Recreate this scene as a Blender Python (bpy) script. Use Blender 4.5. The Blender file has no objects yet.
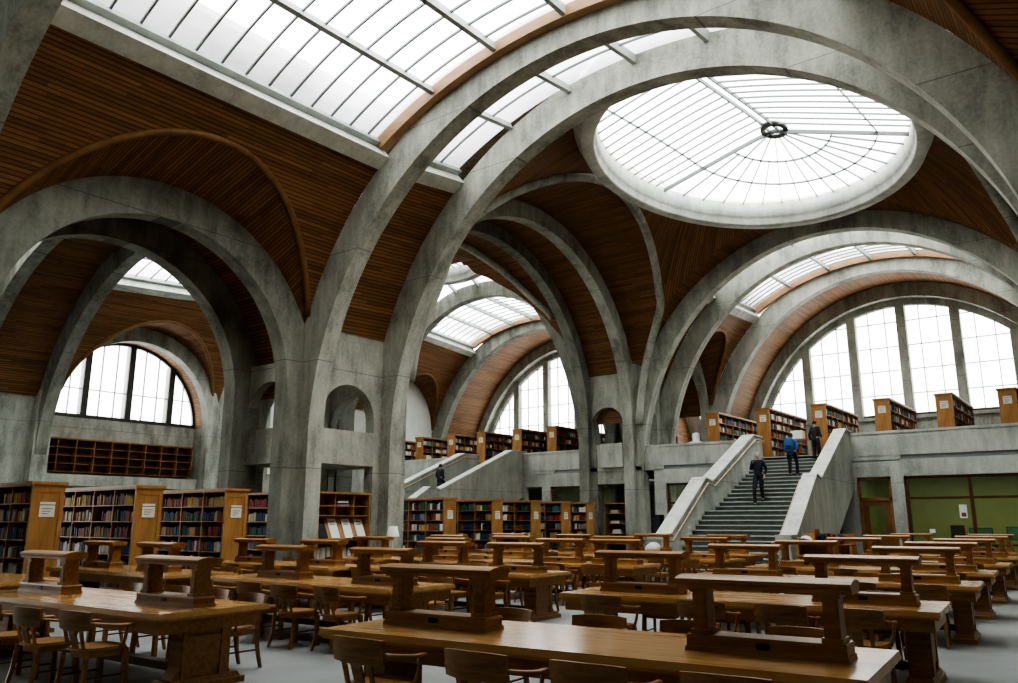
import bpy, bmesh, math, random
from math import sin, cos, pi, sqrt, atan2, radians, hypot, asin, acos
from mathutils import Vector, Matrix
import mathutils.geometry as MG
rnd = random.Random(7)
C = bpy.context.scene.collection
SC = bpy.context.scene
# ------------------------------------------------------------------ camera
W_PX, H_PX, FPX, YAW, HOR, EYE = 1018, 683, 810.0, radians(37.3), 521.0, 1.62
PITCH = math.atan((HOR-341.5)/FPX)
cam = bpy.data.cameras.new('camera'); camo = bpy.data.objects.new('camera', cam); C.objects.link(camo)
camo.location = (0, 0, EYE); camo.rotation_euler = (pi/2+PITCH, 0, YAW)
cam.sensor_width = 36; cam.lens = FPX*36/W_PX; cam.clip_start = .05; cam.clip_end = 400
SC.camera = camo
FW = Vector((-sin(YAW)*cos(PITCH), cos(YAW)*cos(PITCH), sin(PITCH)))
RT = Vector((cos(YAW), sin(YAW), 0)); UPV = RT.cross(FW)
def seen(x, y, z, m=60):
    v = Vector((x, y, z-EYE)); d = v.dot(FW)
    if d < .6: return False
    px = 509+FPX*v.dot(RT)/d; py = 341.5-FPX*v.dot(UPV)/d
    return -m < px < W_PX+m and -m < py < H_PX+m
# ------------------------------------------------------------------ materials
def nodes(name):
    m = bpy.data.materials.new(name); m.use_nodes = True
    nt = m.node_tree; b = nt.nodes['Principled BSDF']
    def N(t, **k):
        n = nt.nodes.new(t)
        for a, v in k.items():
            if a in ('op',): n.operation = v
            elif hasattr(n, a): setattr(n, a, v)
        return n
    return m, nt, b, N, nt.links.new
def sock(n, name): return n.inputs[name]
def setin(n, **k):
    for a, v in k.items(): n.inputs[a.replace('_', ' ')].default_value = v
def ramp(N, pts):
    r = N('ShaderNodeValToRGB'); e = r.color_ramp.elements
    while len(e) < len(pts): e.new(.5)
    for i, (p, c) in enumerate(pts): e[i].position = p; e[i].color = (*c, 1)
    return r
def mat_plain(name, col, rough=.6, metal=0, var=.0, scale=8, bump=0):
    m, nt, b, N, L = nodes(name)
    setin(b, Base_Color=(*col, 1), Roughness=rough, Metallic=metal)
    if var:
        tc = N('ShaderNodeTexCoord'); n = N('ShaderNodeTexNoise'); setin(n, Scale=scale, Detail=4.0)
        L(tc.outputs['Object'], n.inputs['Vector'])
        r = ramp(N, [(.3, tuple(c*(1-var) for c in col)), (.7, tuple(min(1, c*(1+var)) for c in col))])
        L(n.outputs['Fac'], r.inputs['Fac']); L(r.outputs['Color'], b.inputs['Base Color'])
        if bump:
            bp = N('ShaderNodeBump'); setin(bp, Strength=bump, Distance=.02); L(n.outputs['Fac'], bp.inputs['Height']); L(bp.outputs['Normal'], b.inputs['Normal'])
    return m
def mat_concrete(name, lo, hi, rough=.8):
    m, nt, b, N, L = nodes(name)
    g = N('ShaderNodeNewGeometry')
    n1 = N('ShaderNodeTexNoise'); setin(n1, Scale=.55, Detail=6.0, Roughness=.62); L(g.outputs['Position'], n1.inputs['Vector'])
    mp = N('ShaderNodeMapping'); mp.inputs['Scale'].default_value = (1.9, 1.9, .45); L(g.outputs['Position'], mp.inputs['Vector'])
    n2 = N('ShaderNodeTexNoise'); setin(n2, Scale=1.3, Detail=6.0, Roughness=.65); L(mp.outputs['Vector'], n2.inputs['Vector'])
    n3 = N('ShaderNodeTexNoise'); setin(n3, Scale=14.0, Detail=3.0); L(g.outputs['Position'], n3.inputs['Vector'])
    a = N('ShaderNodeMath', op='ADD'); L(n1.outputs['Fac'], a.inputs[0]); L(n2.outputs['Fac'], a.inputs[1])
    a2 = N('ShaderNodeMath', op='MULTIPLY_ADD'); L(n3.outputs['Fac'], a2.inputs[0]); a2.inputs[1].default_value = .35; L(a.outputs[0], a2.inputs[2])
    mr = N('ShaderNodeMapRange'); mr.inputs['From Min'].default_value = .92; mr.inputs['From Max'].default_value = 1.44; L(a2.outputs[0], mr.inputs['Value'])
    r = ramp(N, [(0, lo), (.45, tuple((p+q)/2 for p, q in zip(lo, hi))), (1, hi)]); L(mr.outputs[0], r.inputs['Fac'])
    # board-mark joints every 2.2 m in height
    sx = N('ShaderNodeSeparateXYZ'); L(g.outputs['Position'], sx.inputs[0])
    md = N('ShaderNodeMath', op='PINGPONG'); L(sx.outputs['Z'], md.inputs[0]); md.inputs[1].default_value = 1.55
    lt = N('ShaderNodeMath', op='LESS_THAN'); L(md.outputs[0], lt.inputs[0]); lt.inputs[1].default_value = .012
    mx = N('ShaderNodeMix'); mx.data_type = 'RGBA'; mx.inputs['B'].default_value = (*[c*.55 for c in lo], 1)
    ml = N('ShaderNodeMath', op='MULTIPLY'); L(lt.outputs[0], ml.inputs[0]); ml.inputs[1].default_value = .6
    L(ml.outputs[0], mx.inputs['Factor']); L(r.outputs['Color'], mx.inputs['A']); L(mx.outputs['Result'], b.inputs['Base Color'])
    bp = N('ShaderNodeBump'); setin(bp, Strength=.25, Distance=.03); L(a2.outputs[0], bp.inputs['Height']); L(bp.outputs['Normal'], b.inputs['Normal'])
    setin(b, Roughness=rough); b.inputs['Specular IOR Level'].default_value = .25
    return m
def mat_slats(name, lo, hi, pitch=.11):
    m, nt, b, N, L = nodes(name)
    uv = N('ShaderNodeUVMap'); sx = N('ShaderNodeSeparateXYZ'); L(uv.outputs['UV'], sx.inputs[0])
    dv = N('ShaderNodeMath', op='DIVIDE'); L(sx.outputs['X'], dv.inputs[0]); dv.inputs[1].default_value = pitch
    fl = N('ShaderNodeMath', op='FLOOR'); L(dv.outputs[0], fl.inputs[0])
    fr = N('ShaderNodeMath', op='FRACT'); L(dv.outputs[0], fr.inputs[0])
    # boards are cut in lengths, staggered slat by slat
    hs = N('ShaderNodeTexWhiteNoise', noise_dimensions='1D'); L(fl.outputs[0], hs.inputs['W'])
    av = N('ShaderNodeMath', op='MULTIPLY_ADD'); L(hs.outputs['Value'], av.inputs[0]); av.inputs[1].default_value = 7.3; 
    dl = N('ShaderNodeMath', op='DIVIDE'); L(sx.outputs['Y'], dl.inputs[0]); dl.inputs[1].default_value = 2.6
    L(dl.outputs[0], av.inputs[2]); fl2 = N('ShaderNodeMath', op='FLOOR'); L(av.outputs[0], fl2.inputs[0])
    cb = N('ShaderNodeCombineXYZ'); L(fl.outputs[0], cb.inputs[0]); L(fl2.outputs[0], cb.inputs[1])
    wn = N('ShaderNodeTexWhiteNoise', noise_dimensions='2D'); L(cb.outputs[0], wn.inputs['Vector'])
    mpn = N('ShaderNodeMapping'); mpn.inputs['Scale'].default_value = (9, .9, 1); L(uv.outputs['UV'], mpn.inputs['Vector'])
    gn = N('ShaderNodeTexNoise'); setin(gn, Scale=1.0, Detail=4.0); L(mpn.outputs['Vector'], gn.inputs['Vector'])
    s = N('ShaderNodeMath', op='MULTIPLY_ADD'); L(gn.outputs['Fac'], s.inputs[0]); s.inputs[1].default_value = .55
    h = N('ShaderNodeMath', op='MULTIPLY'); L(wn.outputs['Value'], h.inputs[0]); h.inputs[1].default_value = .42; L(h.outputs[0], s.inputs[2])
    r = ramp(N, [(.08, lo), (.5, tuple((p+q)/2 for p, q in zip(lo, hi))), (.98, hi)]); L(s.outputs[0], r.inputs['Fac'])
    pp = N('ShaderNodeMath', op='PINGPONG'); L(fr.outputs[0], pp.inputs[0]); pp.inputs[1].default_value = .5
    lt = N('ShaderNodeMath', op='LESS_THAN'); L(pp.outputs[0], lt.inputs[0]); lt.inputs[1].default_value = .12
    mx = N('ShaderNodeMix'); mx.data_type = 'RGBA'; mx.inputs['B'].default_value = (.012, .006, .003, 1)
    ml = N('ShaderNodeMath', op='MULTIPLY'); L(lt.outputs[0], ml.inputs[0]); ml.inputs[1].default_value = .7
    L(ml.outputs[0], mx.inputs['Factor']); L(r.outputs['Color'], mx.inputs['A']); L(mx.outputs['Result'], b.inputs['Base Color'])
    setin(b, Roughness=.55); b.inputs['Specular IOR Level'].default_value = .3
    return m
def mat_wood(name, lo, hi, rough=.42, scale=(1.2, 14, 14), spec=.4):
    m, nt, b, N, L = nodes(name)
    tc = N('ShaderNodeTexCoord'); mp = N('ShaderNodeMapping'); mp.inputs['Scale'].default_value = scale; L(tc.outputs['Object'], mp.inputs['Vector'])
    n = N('ShaderNodeTexNoise'); setin(n, Scale=1.6, Detail=6.0, Roughness=.6, Distortion=.5); L(mp.outputs['Vector'], n.inputs['Vector'])
    n2 = N('ShaderNodeTexNoise'); setin(n2, Scale=1.3, Detail=2.0); L(tc.outputs['Object'], n2.inputs['Vector'])
    oi = N('ShaderNodeObjectInfo')
    a = N('ShaderNodeMath', op='MULTIPLY_ADD'); L(n2.outputs['Fac'], a.inputs[0]); a.inputs[1].default_value = .5; L(n.outputs['Fac'], a.inputs[2])
    a2 = N('ShaderNodeMath', op='MULTIPLY_ADD'); L(oi.outputs['Random'], a2.inputs[0]); a2.inputs[1].default_value = .16; L(a.outputs[0], a2.inputs[2])
    r = ramp(N, [(.5, lo), (1.0, hi)]); L(a2.outputs[0], r.inputs['Fac']); L(r.outputs['Color'], b.inputs['Base Color'])
    rr = N('ShaderNodeMapRange'); rr.inputs['To Min'].default_value = rough-.08; rr.inputs['To Max'].default_value = rough+.1; L(n.outputs['Fac'], rr.inputs['Value']); L(rr.outputs[0], b.inputs['Roughness'])
    b.inputs['Specular IOR Level'].default_value = spec
    return m
def mat_glass(name, tint=(.9, .95, .95), frost=.25, refl=.06):
    m = bpy.data.materials.new(name); m.use_nodes = True; nt = m.node_tree; nt.nodes.clear()
    o = nt.nodes.new('ShaderNodeOutputMaterial'); t = nt.nodes.new('ShaderNodeBsdfTransparent'); t.inputs[0].default_value = (*tint, 1)
    d = nt.nodes.new('ShaderNodeBsdfTranslucent'); d.inputs[0].default_value = (.95, .97, .97, 1)
    g = nt.nodes.new('ShaderNodeBsdfGlossy'); g.inputs['Roughness'].default_value = .08
    geo = nt.nodes.new('ShaderNodeNewGeometry'); ns = nt.nodes.new('ShaderNodeTexNoise'); ns.inputs['Scale'].default_value = .25; ns.inputs['Detail'].default_value = 4
    nt.links.new(geo.outputs['Position'], ns.inputs['Vector'])
    mr = nt.nodes.new('ShaderNodeMapRange'); mr.inputs['From Min'].default_value = .3; mr.inputs['From Max'].default_value = .7
    mr.inputs['To Min'].default_value = frost*.5; mr.inputs['To Max'].default_value = min(1, frost*1.4); nt.links.new(ns.outputs['Fac'], mr.inputs['Value'])
    x1 = nt.nodes.new('ShaderNodeMixShader'); x2 = nt.nodes.new('ShaderNodeMixShader'); x2.inputs[0].default_value = refl
    nt.links.new(mr.outputs[0], x1.inputs[0])
    nt.links.new(t.outputs[0], x1.inputs[1]); nt.links.new(d.outputs[0], x1.inputs[2])
    nt.links.new(x1.outputs[0], x2.inputs[1]); nt.links.new(g.outputs[0], x2.inputs[2]); nt.links.new(x2.outputs[0], o.inputs[0])
    return m
def mat_emit(name, col, s):
    m, nt, b, N, L = nodes(name); setin(b, Base_Color=(*col, 1)); b.inputs['Emission Color'].default_value = (*col, 1); b.inputs['Emission Strength'].default_value = s
    return m
def mat_floor():
    m, nt, b, N, L = nodes('carpet_floor'); g = N('ShaderNodeNewGeometry')
    n = N('ShaderNodeTexNoise'); setin(n, Scale=.8, Detail=5.0); L(g.outputs['Position'], n.inputs['Vector'])
    n2 = N('ShaderNodeTexNoise'); setin(n2, Scale=60.0, Detail=2.0); L(g.outputs['Position'], n2.inputs['Vector'])
    a = N('ShaderNodeMath', op='MULTIPLY_ADD'); L(n2.outputs['Fac'], a.inputs[0]); a.inputs[1].default_value = .4; L(n.outputs['Fac'], a.inputs[2])
    r = ramp(N, [(.4, (.215, .228, .225)), (1., (.35, .362, .352))]); L(a.outputs[0], r.inputs['Fac']); L(r.outputs['Color'], b.inputs['Base Color'])
    bp = N('ShaderNodeBump'); setin(bp, Strength=.2, Distance=.01); L(n2.outputs['Fac'], bp.inputs['Height']); L(bp.outputs['Normal'], b.inputs['Normal'])
    setin(b, Roughness=.75); return m
def mat_books():
    m, nt, b, N, L = nodes('book_cloth_mixed'); at = N('ShaderNodeAttribute'); at.attribute_name = 'book_colour'; L(at.outputs['Color'], b.inputs['Base Color']); setin(b, Roughness=.6); return m
M = dict(
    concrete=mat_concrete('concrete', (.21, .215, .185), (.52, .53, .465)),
    concrete_mid=mat_concrete('concrete_mid', (.34, .35, .315), (.62, .635, .58)),  # paler concrete copy; brighter light on gallery front and stairs put into its colour
    brass=mat_plain('worn_brass', (.42, .34, .24), .4, .3, .1, 10),
    opal=mat_glass('opal_glass', (.97, .985, .985), 1.6, .02),
    concrete_shaded=mat_concrete('concrete_shaded', (.12, .122, .10), (.32, .325, .28)),  # darker concrete copy; shade on side arches and side hall painted in
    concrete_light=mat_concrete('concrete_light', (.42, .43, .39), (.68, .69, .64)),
    slats=mat_slats('ceiling_slats', (.11, .052, .021), (.37, .185, .076)),
    slats_end=mat_slats('ceiling_slats_fine', (.15, .074, .032), (.42, .22, .10), .1),
    fascia=mat_wood('fascia_wood', (.28, .155, .08), (.44, .27, .155), .5, (.8, .8, 3)),
    groin=mat_wood('groin_wood', (.13, .062, .024), (.25, .13, .05), .5, (2, 2, 2)),
    oak=mat_wood('oak_furniture', (.15, .068, .023), (.38, .195, .073), .36),
    oak_top=mat_wood('oak_table_top', (.33, .17, .06), (.53, .30, .12), .2, (.8, 7, 7), .55),
    oak_dark=mat_wood('oak_dark', (.05, .02, .006), (.15, .064, .02), .36),
    oak_seat=mat_wood('oak_seat', (.25, .125, .045), (.46, .25, .10), .34, (3, 3, 14)),
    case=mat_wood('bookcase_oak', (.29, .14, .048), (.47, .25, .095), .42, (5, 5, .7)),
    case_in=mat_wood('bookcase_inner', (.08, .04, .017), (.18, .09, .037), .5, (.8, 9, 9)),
    frame=mat_plain('window_metal', (.075, .07, .06), .45, .3, .15, 6),
    bar=mat_plain('glazing_bar', (.14, .15, .15), .4, .4),
    rail=mat_plain('skylight_rail', (.40, .42, .40), .5, .1, .12, 3),
    glass=mat_glass('skylight_glass', (.97, .985, .985), .6, .02),
    window_glass=mat_glass('window_glass', (.97, .985, .99), .3, .02),
    office_glass=mat_glass('office_glass', (.86, .93, .84), .02, .07),
    floor=mat_floor(),
    tread=mat_plain('stair_tread', (.13, .145, .13), .6, 0, .15, 5),
    nosing=mat_plain('stair_nosing', (.50, .53, .49), .5, 0, .1, 5),
    plaster=mat_plain('white_plaster', (.72, .74, .70), .8, 0, .05, 2),
    green=mat_plain('green_wall', (.36, .385, .16), .7, 0, .08, 1.5),
    paper=mat_plain('paper', (.82, .82, .80), .7, 0, .05, 30),
    label=mat_plain('label_card', (.72, .70, .62), .6, 0, .05, 30),
    ink=mat_plain('ink', (.09, .085, .08), .7),
    dark=mat_plain('dark_metal', (.02, .02, .02), .4, .5),
    black=mat_plain('black_plastic', (.012, .012, .013), .35),
    shade=mat_plain('lamp_shade_cloth', (.88, .87, .82), .8),
    skin=mat_plain('skin', (.55, .34, .25), .5, 0, .06, 20),
    navy=mat_plain('navy_cloth', (.018, .025, .045), .8, 0, .2, 12),
    blue=mat_plain('blue_cloth', (.035, .12, .30), .7, 0, .2, 12),
    charcoal=mat_plain('charcoal_cloth', (.028, .028, .032), .8, 0, .2, 12),
    trouser=mat_plain('dark_trousers', (.02, .024, .035), .8, 0, .2, 12),
    hair_grey=mat_plain('grey_hair', (.45, .43, .40), .7),
    hair_dark=mat_plain('dark_hair', (.03, .02, .014), .6),
    shoe=mat_plain('shoe', (.015, .013, .012), .4),
    screen=mat_emit('screen_green', (.03, .16, .10), .35),
    lamp=mat_emit('lamp_tube', (1, .97, .88), 5),
    cloth_blue=mat_plain('striped_cloth_blue', (.05, .07, .25), .8),
    cloth_white=mat_plain('white_cloth', (.75, .76, .78), .8, 0, .06, 6),
    books=mat_books(),
)
BOOKCOL = [('dark red', (.27, .022, .016)), ('bright red', (.34, .035, .03)), ('navy blue', (.018, .04, .13)), ('dark green', (.015, .10, .05)), ('black', (.018, .017, .018)),
           ('brown', (.20, .075, .022)), ('tan', (.46, .29, .11)), ('cream', (.62, .56, .44)), ('white', (.72, .71, .68)), ('teal', (.03, .15, .16)), ('yellow', (.62, .44, .06)), ('grey', (.22, .22, .22))]
BM_ = {n: mat_plain('book_'+n.replace(' ', '_'), c, .55, 0, .12, 20) for n, c in BOOKCOL}
# ------------------------------------------------------------------ mesh builder
class MB:
    def __init__(s): s.v = []; s.f = []; s.uv = []; s.sm = []; s.col = []
    def face(s, pts, uv=None, smooth=False, col=None):
        i = len(s.v); s.v += [tuple(p) for p in pts]; s.f.append(tuple(range(i, i+len(pts)))); s.uv.append(uv or [(0, 0)]*len(pts)); s.sm.append(smooth); s.col.append(col)
    def quads(s, V, F, smooth=False, T=None, col=None, uv=None):
        i = len(s.v); s.v += [tuple(T @ Vector(p)) if T else tuple(p) for p in V]
        for f in F: s.f.append(tuple(i+k for k in f)); s.uv.append([uv[k] for k in f] if uv else [(0, 0)]*len(f)); s.sm.append(smooth); s.col.append(col)
    def box(s, x0, x1, y0, y1, z0, z1, T=None, col=None, tx=0, ty=0):
        V = [(x0, y0, z0), (x1, y0, z0), (x1, y1, z0), (x0, y1, z0), (x0+tx, y0+ty, z1), (x1-tx, y0+ty, z1), (x1-tx, y1-ty, z1), (x0+tx, y1-ty, z1)]
        s.quads(V, [(3, 2, 1, 0), (4, 5, 6, 7), (0, 1, 5, 4), (1, 2, 6, 5), (2, 3, 7, 6), (3, 0, 4, 7)], T=T, col=col)
    def prism(s, poly, c0, c1, axis=1, T=None):
        """extrude a 2D outline (a,b) along an axis: axis 1 -> (a, c, b); axis 0 -> (c, a, b); axis 2 -> (a, b, c)"""
        g = {0: lambda a, b, c: (c, a, b), 1: lambda a, b, c: (a, c, b), 2: lambda a, b, c: (a, b, c)}[axis]
        n = len(poly); V = [g(a, b, c0) for a, b in poly]+[g(a, b, c1) for a, b in poly]
        s.quads(V, [tuple(range(n)), tuple(range(2*n-1, n-1, -1))]+[(i, i+n, (i+1) % n+n, (i+1) % n) for i in range(n)], T=T)
    def band(s, inner, outer, c0, c1, axis):
        """arch: strip between two polylines, extruded"""
        g = {0: lambda p, c: (c, p[0], p[1]), 1: lambda p, c: (p[0], c, p[1])}[axis]; n = len(inner)
        for i in range(n-1):
            a, b, c, d = inner[i], inner[i+1], outer[i+1], outer[i]
            s.face([g(a, c0), g(b, c0), g(c, c0), g(d, c0)]); s.face([g(d, c1), g(c, c1), g(b, c1), g(a, c1)])
            s.face([g(a, c1), g(b, c1), g(b, c0), g(a, c0)], smooth=False); s.face([g(d, c0), g(c, c0), g(c, c1), g(d, c1)])
        for k in (0, n-1): s.face([g(inner[k], c0), g(outer[k], c0), g(outer[k], c1), g(inner[k], c1)])
    def plate(s, outer, holes, c0, c1, axis):
        g = {0: lambda p, c: (c, p[0], p[1]), 1: lambda p, c: (p[0], c, p[1]), 2: lambda p, c: (p[0], p[1], c)}[axis]
        loops = [outer]+holes; flat = [p for l in loops for p in l]
        for t in MG.tessellate_polygon([[Vector((p[0], p[1], 0)) for p in l] for l in loops]):
            s.face([g(flat[k], c0) for k in t]); s.face([g(flat[k], c1) for k in reversed(t)])
        for l in loops:
            for i in range(len(l)): a, b = l[i], l[(i+1) % len(l)]; s.face([g(a, c0), g(b, c0), g(b, c1), g(a, c1)])
    def tube(s, pts, r, n=6, col=None, flat=None):
        pts = [Vector(p) for p in pts]; rr = r if isinstance(r, (list, tuple)) else [r]*len(pts); rings = []
        up = Vector((0, 0, 1)); base = len(s.v); V = []; F = []
        for i, p in enumerate(pts):
            d = (pts[min(i+1, len(pts)-1)]-pts[max(i-1, 0)]).normalized()
            a = d.cross(up); a = a.normalized() if a.length > 1e-3 else Vector((1, 0, 0)); b = a.cross(d).normalized()
            for k in range(n): t = 2*pi*(k+.5)/n; V.append(p+(a*cos(t)+b*sin(t)*(flat or 1))*rr[i])
        for i in range(len(pts)-1):
            for k in range(n): F.append((i*n+k, i*n+(k+1) % n, (i+1)*n+(k+1) % n, (i+1)*n+k))
        F += [tuple(reversed(range(n))), tuple(range(len(V)-n, len(V)))]
        s.quads(V, F, smooth=n > 4, col=col)
    def lathe(s, prof, n=24, c=(0, 0, 0), T=None):
        V = [(c[0]+r*cos(2*pi*k/n), c[1]+r*sin(2*pi*k/n), c[2]+z) for r, z in prof for k in range(n)]
        F = [(i*n+k, i*n+(k+1) % n, (i+1)*n+(k+1) % n, (i+1)*n+k) for i in range(len(prof)-1) for k in range(n)]
        s.quads(V, F, smooth=True, T=T)
    def mesh(s, name, mat):
        me = bpy.data.meshes.new(name); me.from_pydata(s.v, [], s.f)
        ul = me.uv_layers.new(name='UVMap'); k = 0
        flat = [c for u in s.uv for p in u for c in p]; ul.data.foreach_set('uv', flat)
        me.polygons.foreach_set('use_smooth', s.sm)
        if any(c is not None for c in s.col):
            at = me.color_attributes.new('book_colour', 'FLOAT_COLOR', 'CORNER'); buf = []
            for f, c in zip(s.f, s.col): buf += [*(c or (.1, .1, .1)), 1]*len(f)
            at.data.foreach_set('color', buf)
        me.materials.append(mat); me.update(); return me
    def build(s, name, mat, parent=None, loc=None, weld=False, bevel=0):
        me = s.mesh(name, mat)
        bm = bmesh.new(); bm.from_mesh(me)
        if weld: bmesh.ops.remove_doubles(bm, verts=bm.verts, dist=1e-4)
        bmesh.ops.recalc_face_normals(bm, faces=bm.faces)
        bm.to_mesh(me); bm.free()
        o = bpy.data.objects.new(name, me); C.objects.link(o)
        if parent: o.parent = parent
        if loc: o.location = loc
        if bevel:
            b = o.modifiers.new('edge', 'BEVEL'); b.width = bevel; b.segments = 2; b.limit_method = 'ANGLE'; b.angle_limit = radians(50)
        return o
def tag(o, label, cat, group=None, kind=None):
    o['label'] = label; o['category'] = cat
    if group: o['group'] = group
    if kind: o['kind'] = kind
    return o
def struct(o, label, cat): return tag(o, label, cat, kind='structure')
def thing(name, label, cat, loc=(0, 0, 0), rz=0, group=None):
    o = bpy.data.objects.new(name, None); C.objects.link(o); o.location = loc; o.rotation_euler = (0, 0, rz); o.empty_display_size = .1
    return tag(o, label, cat, group)
KIDS = {}
def kids(o): return [c for c in bpy.data.objects if c.parent == o]
def dup(root, loc, rz, label, group=None):
    r = root.copy(); C.objects.link(r); r.location = loc; r.rotation_euler = (0, 0, rz); r['label'] = label
    if group: r['group'] = group
    if root.name not in KIDS: KIDS[root.name] = [(c, kids(c)) for c in kids(root)]
    for ch, gs in KIDS[root.name]:
        c = ch.copy(); C.objects.link(c); c.parent = r
        for g in gs: d = g.copy(); C.objects.link(d); d.parent = c
    return r
ORD = ['first', 'second', 'third', 'fourth', 'fifth', 'sixth', 'seventh', 'eighth', 'ninth', 'tenth']
# ------------------------------------------------------------------ architecture
R_, ZS, EXT = 9.13, 3.92, 1.0
X0, X1 = -9.55, -31.4                    # centre lines of the two naves
RZ_T = [(0, 8.9), (5.1, 8.95), (15, 9.07), (18.8, 9.55), (34.8, 10.12), (38.1, 10.29), (44.2, 10.53), (52, 10.62)]
RZ_S = [(0, 8.9), (5.1, 8.95), (15, 9.07), (26, 9.8), (33, 12.3), (35.8, 12.7), (38.0, 11.5), (38.6, 10.9), (44.2, 10.53), (52, 10.62)]
def RZ(y, xc=-9.55):
    T = RZ_T if xc > -20 else RZ_S
    for (a, p), (b, q) in zip(T, T[1:]):
        if y <= b: return p+(q-p)*max(0, (y-a)/(b-a))
    return T[-1][1]
MEZ, PAR = 4.35, 5.18                    # gallery floor, parapet top
def ell(xc, e, y, t): return (xc+(R_+e)*cos(t), ZS+(RZ(y, xc)+e)*sin(t))
def arch_poly(xc, e, y, z0=0, n=72):
    return [(xc+R_+e, z0)]+[ell(xc, e, y, pi*i/n) for i in range(n+1)]+[(xc-R_-e, z0)]
def nave_arch(xc, y0, y1, where, z0=0, wide=1.0, cut=0):
    m = MB(); f = lambda P: [(xc+(x-xc)*(wide if x > xc else 1), z) for x, z in P[cut:]]
    m.band(f(arch_poly(xc, 0, y0, z0)), f(arch_poly(xc, EXT, y0, z0)), y0, y1, 1)
    struct(m.build('arch_beam', M['concrete'] if xc > -20 else M['concrete_shaded']), 'board-marked concrete arch spanning the hall '+where, 'arch')
def side_arch_poly(yc, r, zc, z0=0, n=48): return [(yc+r, z0)]+[(yc+r*cos(pi*i/n), zc+r*sin(pi*i/n)) for i in range(n+1)]+[(yc-r, z0)]
def side_arch(xa, xb, yc, r, zc, e, where, z0=0, mat='concrete'):
    m = MB(); m.band(side_arch_poly(yc, r, zc, z0), side_arch_poly(yc, r+e, zc, z0), xa, xb, 0)
    struct(m.build('arch_beam', M[mat]), 'concrete side arch opening '+where, 'arch')
TS = acos(6.5/(R_+1.5))                  # skylight edge angle
TW = acos(6.5/(R_+EXT))
def gl(t): return .9+.6*(abs(cos(t))/cos(TS))**2
def glp(xc, y, t, d=0): g = gl(t)+d; return (xc+(R_+g)*cos(t), y, ZS+(RZ(y, xc)+g)*sin(t))
NT = [0]
def wood_barrel(xc, y0, y1, pens, sky, where, ny=14, mat='slats', zlow=7.35, EXT=1.0):
    """slatted barrel along y; pens = {side: (zfun, xface, n)} side vaults cutting its foot"""
    m = MB(); gm = MB(); ng = 14
    for s in (-1, 1):
        pen = pens.get(s) if pens else None
        n = 56 if pen else ny; ys = [y0+(y1-y0)*i/n for i in range(n+1)]; cols = []
        for y in ys:
            zl = zlow
            if pen: zl = max(zlow if pen[2] is None else pen[2], pen[0](y))
            t0 = asin(max(-.2, min(.999, (zl-ZS)/(RZ(y, xc)+EXT)))); t1 = TW if sky else pi/2
            t0 = min(t0, t1-.01)
            cols.append([(xc+s*(R_+EXT)*cos(t0+(t1-t0)*k/ng), y, ZS+(RZ(y, xc)+EXT)*sin(t0+(t1-t0)*k/ng), (R_+EXT)*(t0+(t1-t0)*k/ng)) for k in range(ng+1)])
        for i in range(n):
            for k in range(ng):
                q = [cols[i][k], cols[i+1][k], cols[i+1][k+1], cols[i][k+1]]
                m.face([p[:3] for p in q], [(p[3], p[1]) for p in q], True)
        if pen:
            xf = pen[1]; L = 0; pr = None
            for i in range(n):
                a, b = cols[i][0], cols[i+1][0]
                ds = hypot(b[1]-a[1], b[2]-a[2])
                zf = pen[3] if len(pen) > 3 else pen[0]
                m.face([(xf, a[1], min(a[2], max(zf(a[1]), 5.0))), a[:3], b[:3], (xf, b[1], min(b[2], max(zf(b[1]), 5.0)))], [(L, xf), (L, a[0]), (L+ds, b[0]), (L+ds, xf)], True); L += ds
            gm.tube([c[0][:3] for c in cols], .1, 6)
    o = struct(m.build('ceiling', M[mat], weld=True), 'slatted timber barrel vault '+where, 'ceiling')
    if gm.v: gm.build('groin_trim', M['groin'], o)
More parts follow.
